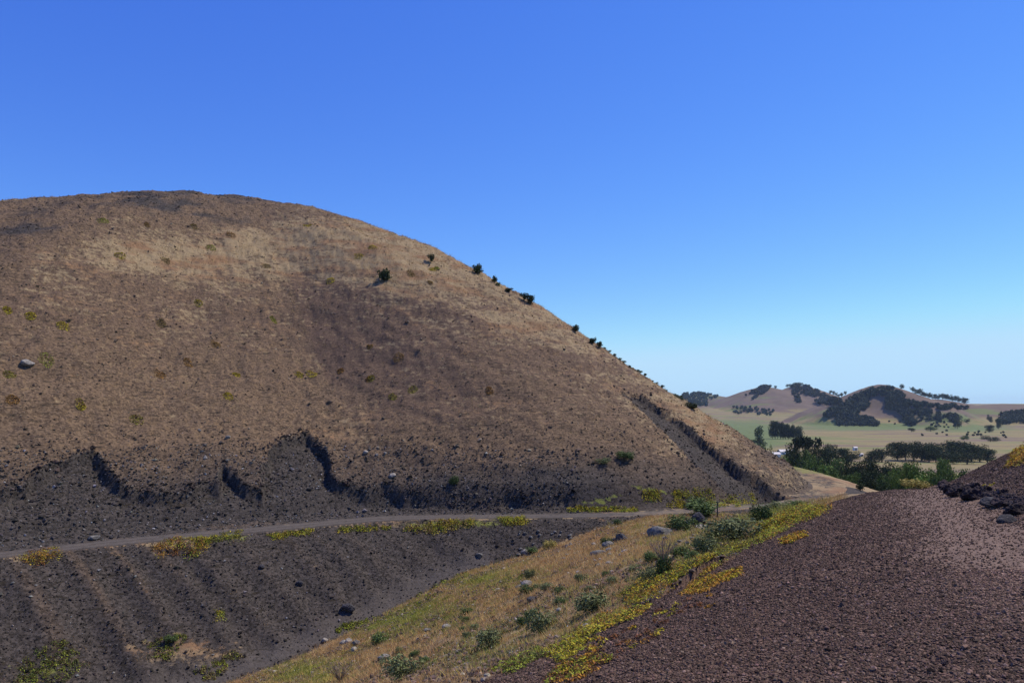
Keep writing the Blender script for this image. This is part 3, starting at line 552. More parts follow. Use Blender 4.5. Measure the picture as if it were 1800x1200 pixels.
def make_plant(kind, nleaf, size, col, alt, seed, core=True):     # unit height, unit width; returns (crown mesh data, trunk mesh data)
    R = np.random.default_rng(seed); L = crown_lobes(kind, R); P, N = [], []; per = nleaf // len(L)
    for c, r in L:
        c, r = np.array(c), np.array(r); d = R.normal(0, 1, (per, 3)); d /= np.linalg.norm(d, axis=1)[:, None]; q_ = R.uniform(.55, 1.12, (per, 1))
        P.append(c + d * r * q_); N.append(d)
    P, N = np.concatenate(P), np.concatenate(N); k = P[:, 2] > .02; P, N = P[k], N[k]
    global rng; sv = rng; rng = R
    lc = jcol(col, len(P), .28, alt, .25); v, f, c = leafcloud(P, N, np.full(len(P), size), lc, .6); rng = sv
    parts = []
    if kind in ('shrub', 'bush'):
        for i in range(7): 
            l = L[i][0]; parts.append(tube([(0, 0, -.05), (l[0] * .4, l[1] * .4, l[2] * .55), (l[0], l[1], l[2])], [.018, .012, .006], 5))
    else:
        parts.append(tube([(0, 0, -.06), (.01, 0, .2), (-.01, .01, .45), (0, 0, .7)], [.035, .026, .02, .01], 7))
        for i in range(6): l = L[i][0]; parts.append(tube([(0, 0, .25 + .05 * i), (l[0] * .6, l[1] * .6, l[2] - .12), (l[0], l[1], l[2])], [.016, .012, .005], 5))
    return (v, f, c), joinm(parts)
PROTO = {}
def proto(key, kind, nleaf, size, col, alt, seed, trunk='trunk', crown='crown'):
    if key not in PROTO:
        (v, f, c), (tv, tf) = make_plant(kind, nleaf, size, col, alt, seed)
        a = mesh(crown, v, f, M_TREE, col=c, link=False); b = mesh(trunk, tv, tf, M_BARK, link=False, smooth=True); PROTO[key] = (a.data, b.data, crown, trunk)
    return PROTO[key]
def place(name, key, x, y, h, wdt, label, cat, group=None, z=None, parts=True):
    cm, tm, cn, tn_ = PROTO[key]; z = float(gz(x, y)) if z is None else z
    e = bpy.data.objects.new(name, None); COL.objects.link(e); e.location = (x, y, z); e.rotation_euler = (0, 0, rng.uniform(0, 6.28)); e.scale = (wdt, wdt, h); e.empty_display_size = .1
    for nm, me in ((cn, cm), (tn_, tm)):
        o = bpy.data.objects.new(nm, me); COL.objects.link(o); o.parent = e
    return tag(e, label, cat, group)
PALE = []
def gpt(px, py, tries=40):
    for i in range(tries):
        c = cast(px, py + i * 1.0)
        if c is not None: return c
    return None
DK, DK2, BLG = (.028, .040, .020), (.045, .06, .03), (.026, .040, .028)
for i in range(3):
    proto(('bush', i), 'bush', 420, .085, (.030, .042, .018), (.06, .075, .03), 20 + i, 'stem', 'foliage')
    proto(('grey', i), 'shrub', 1500, .040, (.115, .135, .055), (.20, .215, .095), 30 + i, 'stem', 'foliage')
    proto(('green', i), 'shrub', 1300, .045, (.065, .10, .03), (.12, .16, .05), 40 + i, 'stem', 'foliage')
    proto(('gold', i), 'shrub', 1100, .045, (.34, .27, .075), (.22, .2, .06), 50 + i, 'stem', 'foliage')
for i in range(4):
    proto(('dark', i), 'full', 2000, .034, (.022, .036, .015), (.045, .062, .022), 60 + i)
    proto(('mid', i), 'full', 2000, .036, (.06, .10, .022), (.12, .165, .04), 70 + i)
    proto(('bright', i), 'full', 1800, .038, (.11, .17, .035), (.18, .24, .06), 80 + i)
    proto(('pine', i), 'umbrella', 900, .050, (.024, .036, .020), (.04, .055, .03), 90 + i)
proto(('poplar', 0), 'poplar', 900, .035, (.085, .115, .06), (.13, .15, .09), 99)
# bushes on the big hill
for px, py, h, wd, key, lb in [(675, 496, 22, 24, 'bush', 'dark round bush standing alone on the upper middle of the brown hill'), (757, 463, 14, 10, 'bush', 'small thin bush on the hill, just inside the skyline right of the lone round bush'),
    (839, 482, 18, 19, 'bush', 'largest uppermost dark bush on the right skyline of the hill'), (869, 498, 14, 9, 'bush', 'small upright bush second from the top on the skyline, green one at its foot'), (876, 504, 8, 9, 'green', 'tiny bright green bush at the foot of the upright skyline bush'),
    (895, 515, 8, 12, 'bush', 'low flat bush on the skyline just above the wide double bush'), (921, 528, 12, 13, 'bush', 'upper half of the dark double bush on the hill skyline'), (931, 536, 16, 16, 'bush', 'lower half of the dark double bush on the hill skyline'),
    (1012, 586, 13, 13, 'bush', 'single round bush alone midway down the hill skyline'), (1041, 605, 13, 12, 'bush', 'upper bush of the small pair low on the hill skyline'), (1054, 613, 10, 11, 'bush', 'lower bush of the small pair low on the hill skyline'),
    (1219, 719, 13, 20, 'bush', 'dark bush on the hill edge below the skyline, in front of the far plain'), (1330, 778, 8, 20, 'green', 'olive bush on the lower right edge of the hill beside the grey tall tree')]:
    c = gpt(px, py); u = c[1] / F; place('bush', (key, int(rng.integers(3))), c[0], c[1] + .2, h * u * 1.15, wd * u * 1.35, lb, 'bush', 'bushes on the big hill')
tw = [(1062 + 9.5 * i + rng.uniform(-4, 4)) for i in range(13)]
for i, px in enumerate(tw):
    c = gpt(px, 560, 200); h = rng.uniform(3.5, 6.5) * c[1] / F
    place('bush', (['green', 'grey', 'bush'][i % 3], i % 3), c[0], c[1], h, h * 1.4, 'tiny scrubby bush in the row along the lower right skyline of the hill', 'bush', 'tiny bushes along the hill skyline')
# yellow tufts on the hill
tl = [(15, 660, 26), (52, 556, 22), (110, 575, 26), (12, 548, 18), (282, 572, 22), (348, 535, 18), (378, 606, 22), (80, 636, 32), (280, 660, 26), (415, 660, 18), (548, 658, 26), (598, 655, 16), (140, 714, 22), (20, 706, 28), (400, 697, 22), (468, 470, 20), (655, 435, 22), (648, 668, 14), (725, 688, 24), (580, 495, 20),
      (630, 452, 28), (760, 475, 18), (722, 483, 20), (768, 473, 10), (756, 497, 12), (652, 668, 16), (700, 630, 30), (525, 660, 20), (405, 412, 22), (258, 396, 14), (290, 460, 20), (180, 388, 26), (210, 450, 24), (370, 435, 34), (540, 398, 22), (860, 690, 18), (340, 400, 16), (480, 565, 16), (650, 610, 14), (1110, 628, 10), (238, 738, 30), (690, 700, 20), (330, 640, 20)]
for px, py, wd in tl:
    c = gpt(px, py)
    if c is None: continue
    u = c[1] / F; pts = np.array([[c[0], c[1] + .1]])
    cl = [YEL, YGR, (.30, .19, .06), (.26, .2, .07)][int(rng.integers(4))] if py < 640 else [YEL, (.33, .18, .05), (.30, .27, .05)][int(rng.integers(3))]
    v, f, cc = cover(pts, np.full(1, rng.uniform(.10, .24)), np.full(1, min(max(wd * u * .40, .35), .6)), 320, np.full(1, .06), np.tile(cl, (1, 1)), None, None)
    o = mesh('tuft', v - np.array(c), f, M_LEAF, col=cc); o.location = c
    tag(o, 'small yellow or rusty low tuft growing on the face of the brown hill', 'tuft', 'low tufts dotted over the big hill')
# shrubs of the slope
for px, py, wd, h, key, lb in [(1040, 1075, 66, 40, 'grey', 'grey green shrub just above the yellow fringe, widest of the middle slope'), (948, 1112, 46, 46, 'grey', 'upright dark green-grey shrub left of the widest middle slope shrub'), (858, 1138, 46, 34, 'grey', 'grey green shrub on the slope above the lowest one'),
    (708, 1192, 62, 46, 'grey', 'lowest grey green shrub near the bottom edge of the photo'), (1284, 948, 88, 44, 'grey', 'large bushy grey green shrub right of the boulders'), (1240, 972, 44, 36, 'grey', 'darker green-grey shrub below the large one by the boulders'),
    (1341, 918, 38, 38, 'green', 'olive shrub with dark base at the top of the slope near the track end'), (1198, 936, 50, 32, 'green', 'green shrub between the grey boulder and the dark pointed boulder'), (1232, 905, 64, 26, 'green', 'green shrub behind the dark pointed boulder'),
    (1165, 1012, 28, 40, 'green', 'spiky upright green plant beside the dry twiggy bush'), (1140, 1020, 36, 26, 'grey', 'small grey green plant at the foot of the dry twiggy bush'), (931, 1018, 20, 20, 'grey', 'small dark shrub behind the pale stone on the golden slope'),
    (964, 965, 26, 18, 'gold', 'olive yellow shrub at the edge of the gully next to the loose grey stones'), (936, 972, 22, 12, 'green', 'small dark green shrub at the gully edge left of the olive one'), (1085, 922, 16, 12, 'green', 'small dark shrub on the edge of the dirt track'),
    (1065, 958, 20, 16, 'green', 'small shrub behind the blocky stones of the slope'), (1225, 893, 40, 22, 'green', 'dark green bush beside the thin post on the track'), (800, 852, 18, 18, 'green', 'dark green shrub on the foot of the hill above the scarp'), (1000, 905, 1, 1, None, ''),
    (1398, 892, 34, 14, 'green', 'low green shrub where the track disappears behind the cinder path'), (1370, 896, 36, 16, 'grey', 'low grey green shrub left of the track end'), (1098, 806, 30, 14, 'green', 'dull green shrub low on the right part of the hill'), (1060, 815, 22, 12, 'grey', 'dull grey shrub low on the hill left of the green one'),
    (1588, 858, 54, 26, 'gold', 'golden shrub on the crest at the far end of the cinder path'), (1610, 858, 44, 20, 'gold', 'smaller gold shrub right of the golden one at the path crest'), (1512, 862, 16, 12, 'bush', 'dark rounded bush where the tan hill toe meets the cinder path'), (820, 1080, 20, 12, 'green', 'small green shrub on the green grass near the gully floor'),
    (300, 1125, 22, 10, 'green', 'low green shrub at the top of the grass patch on the embankment'), (1655, 846, 46, 12, 'green', 'low green bush behind the lava rubble by the path'), (1120, 1000, 30, 10, 'grey', 'pale low shrub left of the dry twiggy bush')]:
    if key is None: continue
    c = gpt(px, py)
    if c is None: continue
    u = c[1] / F; place('shrub', (key, int(rng.integers(3))), c[0], c[1], h * u * 1.25, wd * u * 1.15, lb, 'shrub', 'shrubs on the slope and track edge')
for i in range(26):
    px = rng.uniform(640, 1300); t = (px - 640) / 660.; py = 1165 - 225 * t + rng.uniform(-38, 38) * (1 - .45 * t); c = gpt(px, py)
    if c is None or gravel_w(np.array([c[0]]), np.array([c[1]]))[0] > .3: continue
    u = c[1] / F; wd = rng.uniform(14, 30); place('shrub', (['grey', 'green', 'green'][i % 3], i % 3), c[0], c[1], wd * u * .8, wd * u * 1.2, 'small low green shrub among the dry grass of the slope', 'shrub', 'small low shrubs scattered on the grassy slope')
for i in range(34):
    a_ = rng.random() < .5; px, py = (rng.uniform(1040, 1120), rng.uniform(945, 1000)) if a_ else (rng.uniform(1150, 1255), rng.uniform(925, 960)); PALE.append((px, py))
def twiggy(px, py, wd, h, lb):
    c = gpt(px, py); u = c[1] / F; R = np.random.default_rng(int(px)); parts = []
    for i in range(26):
        a = R.uniform(0, 6.28); t = R.uniform(.1, .55); e1 = np.array([math.cos(a) * t * .5, math.sin(a) * t * .5, .5]); e2 = e1 * 2 * np.array([1, 1, R.uniform(.7, 1)]); parts.append(tube([(0, 0, 0), e1, e2], [.010, .007, .003], 4))
        for j in range(3):
            b = e1 + (e2 - e1) * R.uniform(.1, .8); d = R.normal(0, .12, 3) + (0, 0, .12); parts.append(tube([b, b + d * .6, b + d], [.006, .004, .002], 4))
    v, f = joinm(parts); o = mesh('dry_bush', v, f, M_TWIG); o.location = c; o.scale = (wd * u, wd * u, h * u); tag(o, lb, 'bush')
twiggy(1166, 990, 56, 44, 'leafless reddish twiggy bush in the middle of the slope below the boulders'); twiggy(598, 1198, 60, 36, 'bare twigs of a dead bush at the bottom edge left of the lowest shrub')
# ------------------------------------------------------------------ boulders
def rockmat(name, a, b_, c_):
    b = NB(name); P = b.pos(); n = b.noise(P, 3.5, 6, .65); n2 = b.noise(P, 14, 5, .7); c = b.mix(b.step(n, .4, .6), a, b_); c = b.mix(b.step(n2, .58, .68), c, c_); b.bump(n2, .06, .8); return b.color(c)
M_GREY = rockmat('grey_rock', (.10, .095, .088), (.19, .18, .16), (.28, .27, .24)); M_PALE = rockmat('pale_rock', (.20, .18, .155), (.32, .29, .25), (.13, .12, .11)); M_LAVA = rockmat('lava_rock', (.030, .022, .022), (.060, .042, .042), (.14, .11, .11))
M_DROCK = rockmat('dark_rock', (.035, .033, .036), (.07, .066, .068), (.16, .15, .15))
def ico(sub):
    t = (1 + 5 ** .5) / 2; V = [np.array(v) / math.sqrt(1 + t * t) for v in [(-1, t, 0), (1, t, 0), (-1, -t, 0), (1, -t, 0), (0, -1, t), (0, 1, t), (0, -1, -t), (0, 1, -t), (t, 0, -1), (t, 0, 1), (-t, 0, -1), (-t, 0, 1)]]
    Fc = [(0, 11, 5), (0, 5, 1), (0, 1, 7), (0, 7, 10), (0, 10, 11), (1, 5, 9), (5, 11, 4), (11, 10, 2), (10, 7, 6), (7, 1, 8), (3, 9, 4), (3, 4, 2), (3, 2, 6), (3, 6, 8), (3, 8, 9), (4, 9, 5), (2, 4, 11), (6, 2, 10), (8, 6, 7), (9, 8, 1)]
    for _ in range(sub):
        mid = {}; nf = []
        def m(a, b):
            k = (min(a, b), max(a, b))
            if k not in mid: v = V[a] + V[b]; V.append(v / np.linalg.norm(v)); mid[k] = len(V) - 1
            return mid[k]
        for a, b, c in Fc: d, e_, f_ = m(a, b), m(b, c), m(c, a); nf += [(a, d, f_), (b, e_, d), (c, f_, e_), (d, e_, f_)]
        Fc = nf
    return np.array(V), np.array(Fc)
IV, IF = ico(3); IV2, IF2 = ico(2)
def rock_mesh(name, mat, seed, rough=.12, cuts=7):
    R = np.random.default_rng(seed); V = IV.copy()
    for _ in range(cuts):          # chop flat facets
        d = R.normal(0, 1, 3); d /= np.linalg.norm(d); t = R.uniform(.55, .85); k = V @ d; V = V - np.clip(k - t, 0, None)[:, None] * d
    nz = fbm(V[:, 0] * 2.2 + seed, V[:, 1] * 2.2 + V[:, 2] * 1.7, seed, 4) * rough + fbm(V[:, 2] * 6 + seed, V[:, 0] * 6 - V[:, 1] * 5, seed + 5, 3) * rough * .5
    V = V * (1 + nz)[:, None]; return mesh(name, V, IF, mat, link=False).data
RK_ = {k: [rock_mesh('rock', m, 10 * j + i, rg, 8) for i in range(5)] for j, (k, m, rg) in enumerate([('grey', M_GREY, .10), ('pale', M_PALE, .10), ('lava', M_LAVA, .34), ('dark', M_DROCK, .16)])}
def rock(px, py, wd, h, kind, lb, group=None, name='boulder', cat='rock', dy=0):
    c = gpt(px, py)
    if c is None: return
    u = c[1] / F; o = bpy.data.objects.new(name, RK_[kind][int(rng.integers(5))]); COL.objects.link(o); w_, h_ = wd * u * .56, h * u * .62
    o.location = (c[0], c[1] + dy + w_ * .5, float(gz(c[0], c[1] + w_ * .5)) + h_ * .45); o.scale = (w_, w_ * rng.uniform(.8, 1.1), h_); o.rotation_euler = (rng.uniform(-.2, .2), rng.uniform(-.2, .2), rng.uniform(0, .6)); tag(o, lb, cat, group)
for a_ in [(1160, 944, 38, 26, 'grey', 'large rounded grey boulder on the slope left of the green shrub'), (1227, 922, 30, 26, 'dark', 'dark pointed boulder topping the rock pile beside the thin post'), (1192, 937, 26, 9, 'grey', 'flat grey slab left in the rock pile under the dark pointed boulder'),
    (1214, 938, 22, 10, 'grey', 'grey slab in the middle of the rock pile under the dark pointed boulder'), (1238, 931, 26, 9, 'pale', 'pale slab at the right end of the rock pile'), (1212, 922, 16, 12, 'grey', 'whitish block leaning against the left of the dark pointed boulder'), (1248, 925, 12, 8, 'grey', 'small block at the right foot of the dark pointed boulder'),
    (1171, 951, 10, 10, 'dark', 'small dark upright stone right of the large rounded boulder'), (1176, 938, 18, 10, 'grey', 'stone touching the right side of the large rounded boulder'), (1094, 953, 24, 17, 'dark', 'blocky dark grey stone highest in the middle slope cluster'), (1082, 953, 14, 10, 'dark', 'dark stone left of the blocky one in the middle cluster'),
    (1071, 961, 22, 13, 'grey', 'light topped stone below the small shrub of the middle cluster'), (1072, 968, 12, 8, 'pale', 'white stone lowest in the middle cluster'), (1051, 975, 26, 11, 'grey', 'low flat grey stone left of the middle cluster'), (1099, 972, 14, 8, 'pale', 'pale stone below the blocky dark one'), (1072, 993, 15, 8, 'pale', 'small pale flat stone below the middle cluster'),
    (926, 1032, 22, 15, 'pale', 'pale whitish stone in front of the small dark shrub on the golden slope'), (913, 1034, 14, 8, 'grey', 'grey stone left of the pale whitish one'), (603, 1136, 13, 12, 'pale', 'left stone of the pale cluster near the gully floor'), (613, 1131, 13, 11, 'pale', 'top stone of the pale cluster near the gully floor'),
    (625, 1134, 14, 11, 'grey', 'grey right hand stone of the pale cluster near the gully floor'), (623, 1144, 13, 9, 'pale', 'lowest stone of the pale cluster near the gully floor'), (571, 1129, 11, 8, 'pale', 'single pale stone on the dark gully floor'), (611, 1076, 22, 14, 'dark', 'dark boulder at the foot of the black embankment'),
    (162, 949, 18, 8, 'grey', 'single grey rock resting on the inner edge of the dirt track'), (459, 999, 10, 7, 'dark', 'small dark boulder on the upper black embankment'), (526, 1030, 12, 9, 'dark', 'dark boulder in the middle of the black embankment'), (689, 840, 14, 8, 'pale', 'pale sharp rock above the scarp at the foot of the hill'),
    (643, 798, 9, 7, 'pale', 'small pale rock, highest of three right of the large slump'), (662, 802, 6, 4, 'pale', 'tiny pale rock between two others right of the large slump'), (677, 799, 6, 5, 'pale', 'tiny pale rock rightmost of three right of the large slump'), (400, 771, 8, 6, 'pale', 'small white rock left of the large slump'), (350, 757, 6, 4, 'pale', 'tiny white rock on the hill left of the white rock by the slump'),
    (922, 973, 12, 8, 'pale', 'white rock at the gully edge left of the olive shrub'), (842, 980, 12, 9, 'grey', 'light grey rock high in the gully above the green grass'), (872, 1095, 12, 9, 'dark', 'dark stone on the golden slope above the grey green shrub'), (935, 1057, 16, 9, 'dark', 'reddish dark stone on the bare patch below the pale whitish stone'),
    (825, 1190, 18, 9, 'lava', 'dark cinder lump near the bottom edge at the foot of the slope'), (983, 1075, 10, 7, 'pale', 'pale pebble left of the widest middle slope shrub'), (1000, 1010, 8, 6, 'pale', 'white pebble on the open golden slope'), (45, 645, 20, 11, 'pale', 'pale grey rock outcrop at the left side of the hill face'), (785, 1105, 16, 8, 'pale', 'pale flat stone in the golden grass of the lower slope'), (750, 1110, 14, 7, 'grey', 'grey stone in the grass left of the pale flat one'), (674, 1160, 20, 10, 'pale', 'pale reddish stone above the lowest grey green shrub')]: rock(*a_)
for i in range(40): rock(rng.uniform(905, 1020), rng.uniform(936, 985), rng.uniform(3.5, 8), rng.uniform(3, 5), 'grey', 'small light grey stone in the loose heap at the head of the gully', 'grey stones heaped at the gully head', 'stone')
for px, py in PALE: rock(px, py, rng.uniform(5, 11), rng.uniform(4, 7), 'pale' if rng.random() < .5 else 'grey', 'small pale stone among the grass near the upper end of the slope', 'small pale stones on the upper slope', 'stone')
# lava rubble along the foot of the right bank
rub = [(1650 + 150 * t + rng.uniform(-10, 10), 857 + 38 * t ** 1.5 + rng.uniform(-7, 7), rng.uniform(9, 18) + 10 * t, rng.uniform(9, 15) + 8 * t) for t in np.linspace(0, 1.02, 50)]
for px, py, wd, h in rub: rock(px, py, wd, h, 'lava', 'dark jagged lava rock in the rubble row along the right side of the path', 'lava rocks along the path edge', 'lava_rock')
for a_ in [(1752, 889, 36, 17, 'dark', 'lava rock with a pale lichen top in the rubble row'), (1776, 918, 34, 13, 'dark', 'flat dark rock with light top lying on the path in front of the rubble'), (1714, 878, 30, 22, 'lava', 'block of lava rock with a dark hollow below its flat top'), (1790, 905, 30, 22, 'lava', 'tall lava rock at the right edge of the photo'), (1663, 1169, 14, 9, 'lava', 'lone dark cinder lump on the path at the bottom'), (1683, 872, 24, 18, 'lava', 'spongy lava rock near the far end of the rubble')]: rock(*a_, name='lava_rock')
# ------------------------------------------------------------------ thin post on the track
c = gpt(1261, 909); M_POST = bark('post_wood', (.05, .055, .045)); e_ = bpy.data.objects.new('post', None); COL.objects.link(e_); e_.location = c; hp = 26 * c[1] / F
v, f = tube([(0, 0, -.1), (0, 0, hp * .5), (0, 0, hp)], [.055, .052, .05], 8); mesh('pole', v, f, M_POST, e_)
v, f = joinm([tube([(0, 0, hp), (0, 0, hp + .06)], [.13, .12], 8), tube([(0, 0, hp + .06), (0, 0, hp + .12)], [.12, .01], 8)]); mesh('cap', v, f, M_POST, e_); tag(e_, 'thin dark post with a small cap standing at the edge of the dirt track', 'post')
# ------------------------------------------------------------------ valley and plain trees
def tree(px, top, Y, wd, key, label, group, minh=3.):
    x = (px - 900) / F * Y; z = float(gz(x, Y)); h = max((HY - top) / F * Y - z, minh); place('tree' if key != 'pine' else 'pine_tree', (key, 0 if key == 'poplar' else int(rng.integers(4))), x, Y, h, wd / F * Y * 1.25, label, 'tree', group, z)
for px, top, Y, wd, key in [(1345, 778, 210, 26, 'mid'), (1358, 790, 190, 24, 'dark'), (1372, 796, 190, 24, 'mid'), (1388, 797, 200, 26, 'dark'), (1392, 771, 330, 26, 'dark'), (1405, 779, 300, 24, 'dark'), (1411, 785, 270, 22, 'mid'), (1424, 778, 310, 24, 'dark'), (1441, 780, 320, 22, 'dark'), (1402, 800, 210, 28, 'dark'), (1418, 802, 220, 28, 'mid'),
    (1433, 795, 240, 30, 'mid'), (1450, 790, 260, 30, 'dark'), (1464, 800, 230, 34, 'mid'), (1447, 812, 190, 30, 'bright'), (1430, 818, 180, 28, 'dark'), (1412, 815, 180, 26, 'mid'), (1470, 818, 185, 30, 'mid'), (1486, 806, 220, 26, 'dark'), (1484, 830, 165, 26, 'mid'), (1500, 826, 170, 26, 'dark'), (1498, 804, 240, 28, 'dark'), (1512, 804, 230, 30, 'dark'), (1530, 806, 225, 32, 'dark'), (1548, 805, 235, 30, 'dark'), (1565, 808, 220, 30, 'dark'),
    (1520, 822, 180, 32, 'dark'), (1540, 825, 180, 34, 'dark'), (1560, 826, 170, 30, 'mid'), (1575, 820, 165, 30, 'mid'), (1588, 812, 160, 30, 'bright'), (1605, 806, 155, 36, 'bright'), (1622, 810, 155, 34, 'bright'), (1612, 826, 130, 34, 'bright'), (1640, 818, 150, 30, 'mid'), (1655, 800, 190, 30, 'bright'), (1668, 806, 190, 26, 'bright'), (1650, 830, 130, 32, 'mid'), (1670, 826, 140, 30, 'dark'), (1688, 818, 160, 26, 'mid'), (1695, 832, 130, 24, 'dark'), (1592, 806, 230, 28, 'dark'), (1440, 835, 160, 26, 'mid'), (1462, 838, 150, 24, 'mid'), (1500, 845, 140, 22, 'mid'), (1525, 842, 140, 30, 'dark'), (1550, 842, 140, 30, 'dark')]:
    tree(px, top, Y, wd, key, {'dark': 'dark green leafy tree in the dense valley wood behind the path crest', 'mid': 'mid green leafy tree in the dense valley wood behind the path crest', 'bright': 'light green leafy tree in the valley wood behind the golden shrub'}[key], 'trees of the valley wood', 5.)
tree(1421, 763, 300, 30, 'pine', 'flat topped umbrella pine rising above the left part of the valley wood', None)
for px, top, Y, wd in [(1456, 779, 480, 22), (1470, 778, 490, 24), (1484, 784, 480, 22), (1496, 790, 470, 18), (1532, 790, 470, 20), (1550, 779, 500, 28), (1578, 773, 520, 26), (1592, 775, 510, 26), (1606, 773, 520, 28), (1620, 775, 510, 28), (1633, 776, 500, 26), (1645, 782, 490, 22), (1656, 776, 520, 30), (1674, 772, 520, 36), (1692, 773, 520, 34), (1708, 778, 500, 32), (1722, 783, 500, 28), (1736, 786, 490, 22), (1666, 788, 460, 28), (1700, 790, 460, 30)]:
    tree(px, top, Y, wd * 1.15, 'dark', 'dark round tree in the row standing on the plain beyond the valley wood', 'row of dark trees on the plain', 6.)
for px, top, Y, wd, key, lb in [(1335, 748, 600, 40, 'poplar', 'tall grey green tree with a bare trunk beside the hill flank'), (1741, 764, 830, 20, 'dark', 'lone dark tree on the open plain near the right bank'), (1739, 745, 1150, 15, 'dark', 'lone rounded tree on the far plain left of the right edge wood'), (1683, 728, 1300, 12, 'dark', 'single dark tree on the green slope right of the dark hill'),
    (1755, 733, 1280, 9, 'dark', 'small tree between the dark hill and the right edge wood'), (1700, 735, 1400, 8, 'dark', 'small tree on the green slope left of the right edge wood'), (1602, 751, 1150, 11, 'dark', 'small dark tree at the foot of the dark hill'), (1636, 748, 1200, 18, 'mid', 'low green tree right of the foot of the dark hill'), (1694, 764, 900, 12, 'mid', 'low bushy tree on the field left of the lone dark tree'), (1740, 727, 1500, 8, 'dark', 'tiny tree on the far green slope near the right edge')]: tree(px, top, Y, wd, key, lb, None, 2.5)
for i in range(11): px = 1358 + i * 4.6; tree(px, 735 + i * 1.3, 950 - i * 4, 13, 'dark', 'dark tree in the short dense row on the green meadow below the twin hill', 'dark row of trees on the meadow')
def crest(px, lo=660, hi=760):
    for py in np.arange(lo, hi, .5):
        c = cast(px, py)
        if c is not None: return c, py
def skyline(pxs, h, wd, label, group):
    for px in pxs:
        c, py = crest(px); u = c[1] / F; place('pine_tree', (('pine' if rng.random() < .12 else 'dark'), int(rng.integers(4))), c[0], c[1] + 4, h * rng.uniform(.8, 1.2) * u + 1.5, wd * u * rng.uniform(.85, 1.25), label, 'tree', group)
skyline([1587, 1606, 1612, 1619, 1624, 1629, 1635, 1641, 1646, 1652, 1658, 1664, 1670, 1676, 1682, 1688, 1695, 1700], 10, 9, 'pine on the skyline ridge right of the dark hill', 'pines on the right skyline ridge')
skyline([1461, 1466, 1471, 1476, 1481, 1487], 6, 6, 'small pine on the low skyline between the two hills', 'pines between the hills'); skyline([1349, 1354, 1364, 1386, 1392, 1398, 1404, 1410], 5, 7, 'small pine on the skyline of the twin topped hill', 'pines on the twin hill')
# far woods that read as one mass
def wood(name, polys, label, col=(.020, .030, .020), alt=(.035, .048, .03)):
    V, Fc, C = [], [], []; o = 0
    for poly, n, hp in polys:
        for c in poly_scatter(poly, n):
            u = c[1] / F; h = hp * u * rng.uniform(.8, 1.25); wd = h * rng.uniform(.42, .6)
            d = rng.normal(0, 1, (44, 3)); d /= np.linalg.norm(d, axis=1)[:, None]; P = np.array([c[0], c[1] + 2, float(c[2])]) + d * np.array([wd, wd, h * .42]) * rng.uniform(.8, 1.05, (44, 1)) + (0, 0, h * .55)
            v, f, cc = leafcloud(P, d, np.full(44, wd * .33), jcol(col, 44, .25, alt, .3), .8); V.append(v); Fc.append(f + o); C.append(cc); o += len(v)
            vv = IVS * np.array([wd, wd, h * .42]) * .86 + np.array([c[0], c[1] + 2, float(c[2]) + h * .52]); V.append(vv); Fc.append(IFS + o); C.append(jcol(col, len(vv), .1)); o += len(vv)
    tag(mesh(name, np.concatenate(V), np.concatenate(Fc), M_TREE, col=np.concatenate(C)), label, 'woods', kind='stuff')
IVS = np.array([(x_, y_, z_) for x_ in (-.6, .6) for y_ in (-.6, .6) for z_ in (-.75, .75)], float); IFS = np.array([(0, 1, 3, 2), (4, 6, 7, 5), (0, 4, 5, 1), (2, 3, 7, 6), (0, 2, 6, 4), (1, 5, 7, 3)])
wood('forest', [([(1450, 728), (1478, 714), (1500, 702), (1522, 691), (1545, 683), (1572, 685), (1590, 700), (1600, 708), (1625, 713), (1622, 719), (1596, 714), (1612, 746), (1594, 748), (1582, 726), (1557, 719), (1560, 698), (1545, 695), (1528, 705), (1508, 722), (1495, 733), (1450, 736)], 420, 8),
    ([(1473, 736), (1500, 732), (1535, 740), (1546, 750), (1475, 750)], 150, 8), ([(1500, 716), (1522, 706), (1530, 712), (1512, 728), (1500, 734)], 60, 8), ([(1596, 716), (1640, 722), (1668, 730), (1655, 742), (1620, 738)], 60, 6), ([(1600, 711), (1700, 716), (1704, 722), (1660, 722)], 40, 8)], 'dark pine wood cloaking the ridges of the nearer breached hill')
wood('forest', [([(1310, 697), (1345, 676), (1361, 677), (1348, 689), (1322, 704), (1330, 692)], 90, 5), ([(1385, 674), (1405, 675), (1435, 685), (1458, 697), (1455, 702), (1425, 697), (1402, 692), (1408, 708), (1400, 709), (1391, 694), (1395, 686)], 150, 5), ([(1434, 705), (1480, 702), (1480, 712), (1436, 715)], 60, 7)], 'dark woods on both shoulders of the twin topped hill', (.024, .034, .024))
wood('forest', [([(1190, 696), (1230, 691), (1262, 697), (1258, 702), (1205, 703)], 80, 5), ([(1212, 707), (1242, 707), (1242, 715), (1214, 715)], 40, 7), ([(1188, 699), (1206, 699), (1208, 709), (1196, 706)], 24, 8), ([(1290, 714), (1335, 716), (1335, 730), (1290, 730)], 28, 5), ([(1335, 718), (1362, 722), (1358, 732), (1332, 730)], 18, 5)], 'blue green scrub woods on the low hill at the far left', (.035, .055, .035))
wood('forest', [([(1762, 730), (1800, 727), (1800, 745), (1756, 750)], 70, 9), ([(1668, 728), (1684, 734), (1682, 746), (1672, 742)], 14, 8), ([(1560, 742), (1650, 735), (1690, 752), (1580, 752)], 26, 4), ([(1620, 758), (1780, 760), (1780, 772), (1620, 768)], 22, 4)], 'dark wood on the plain at the right edge')
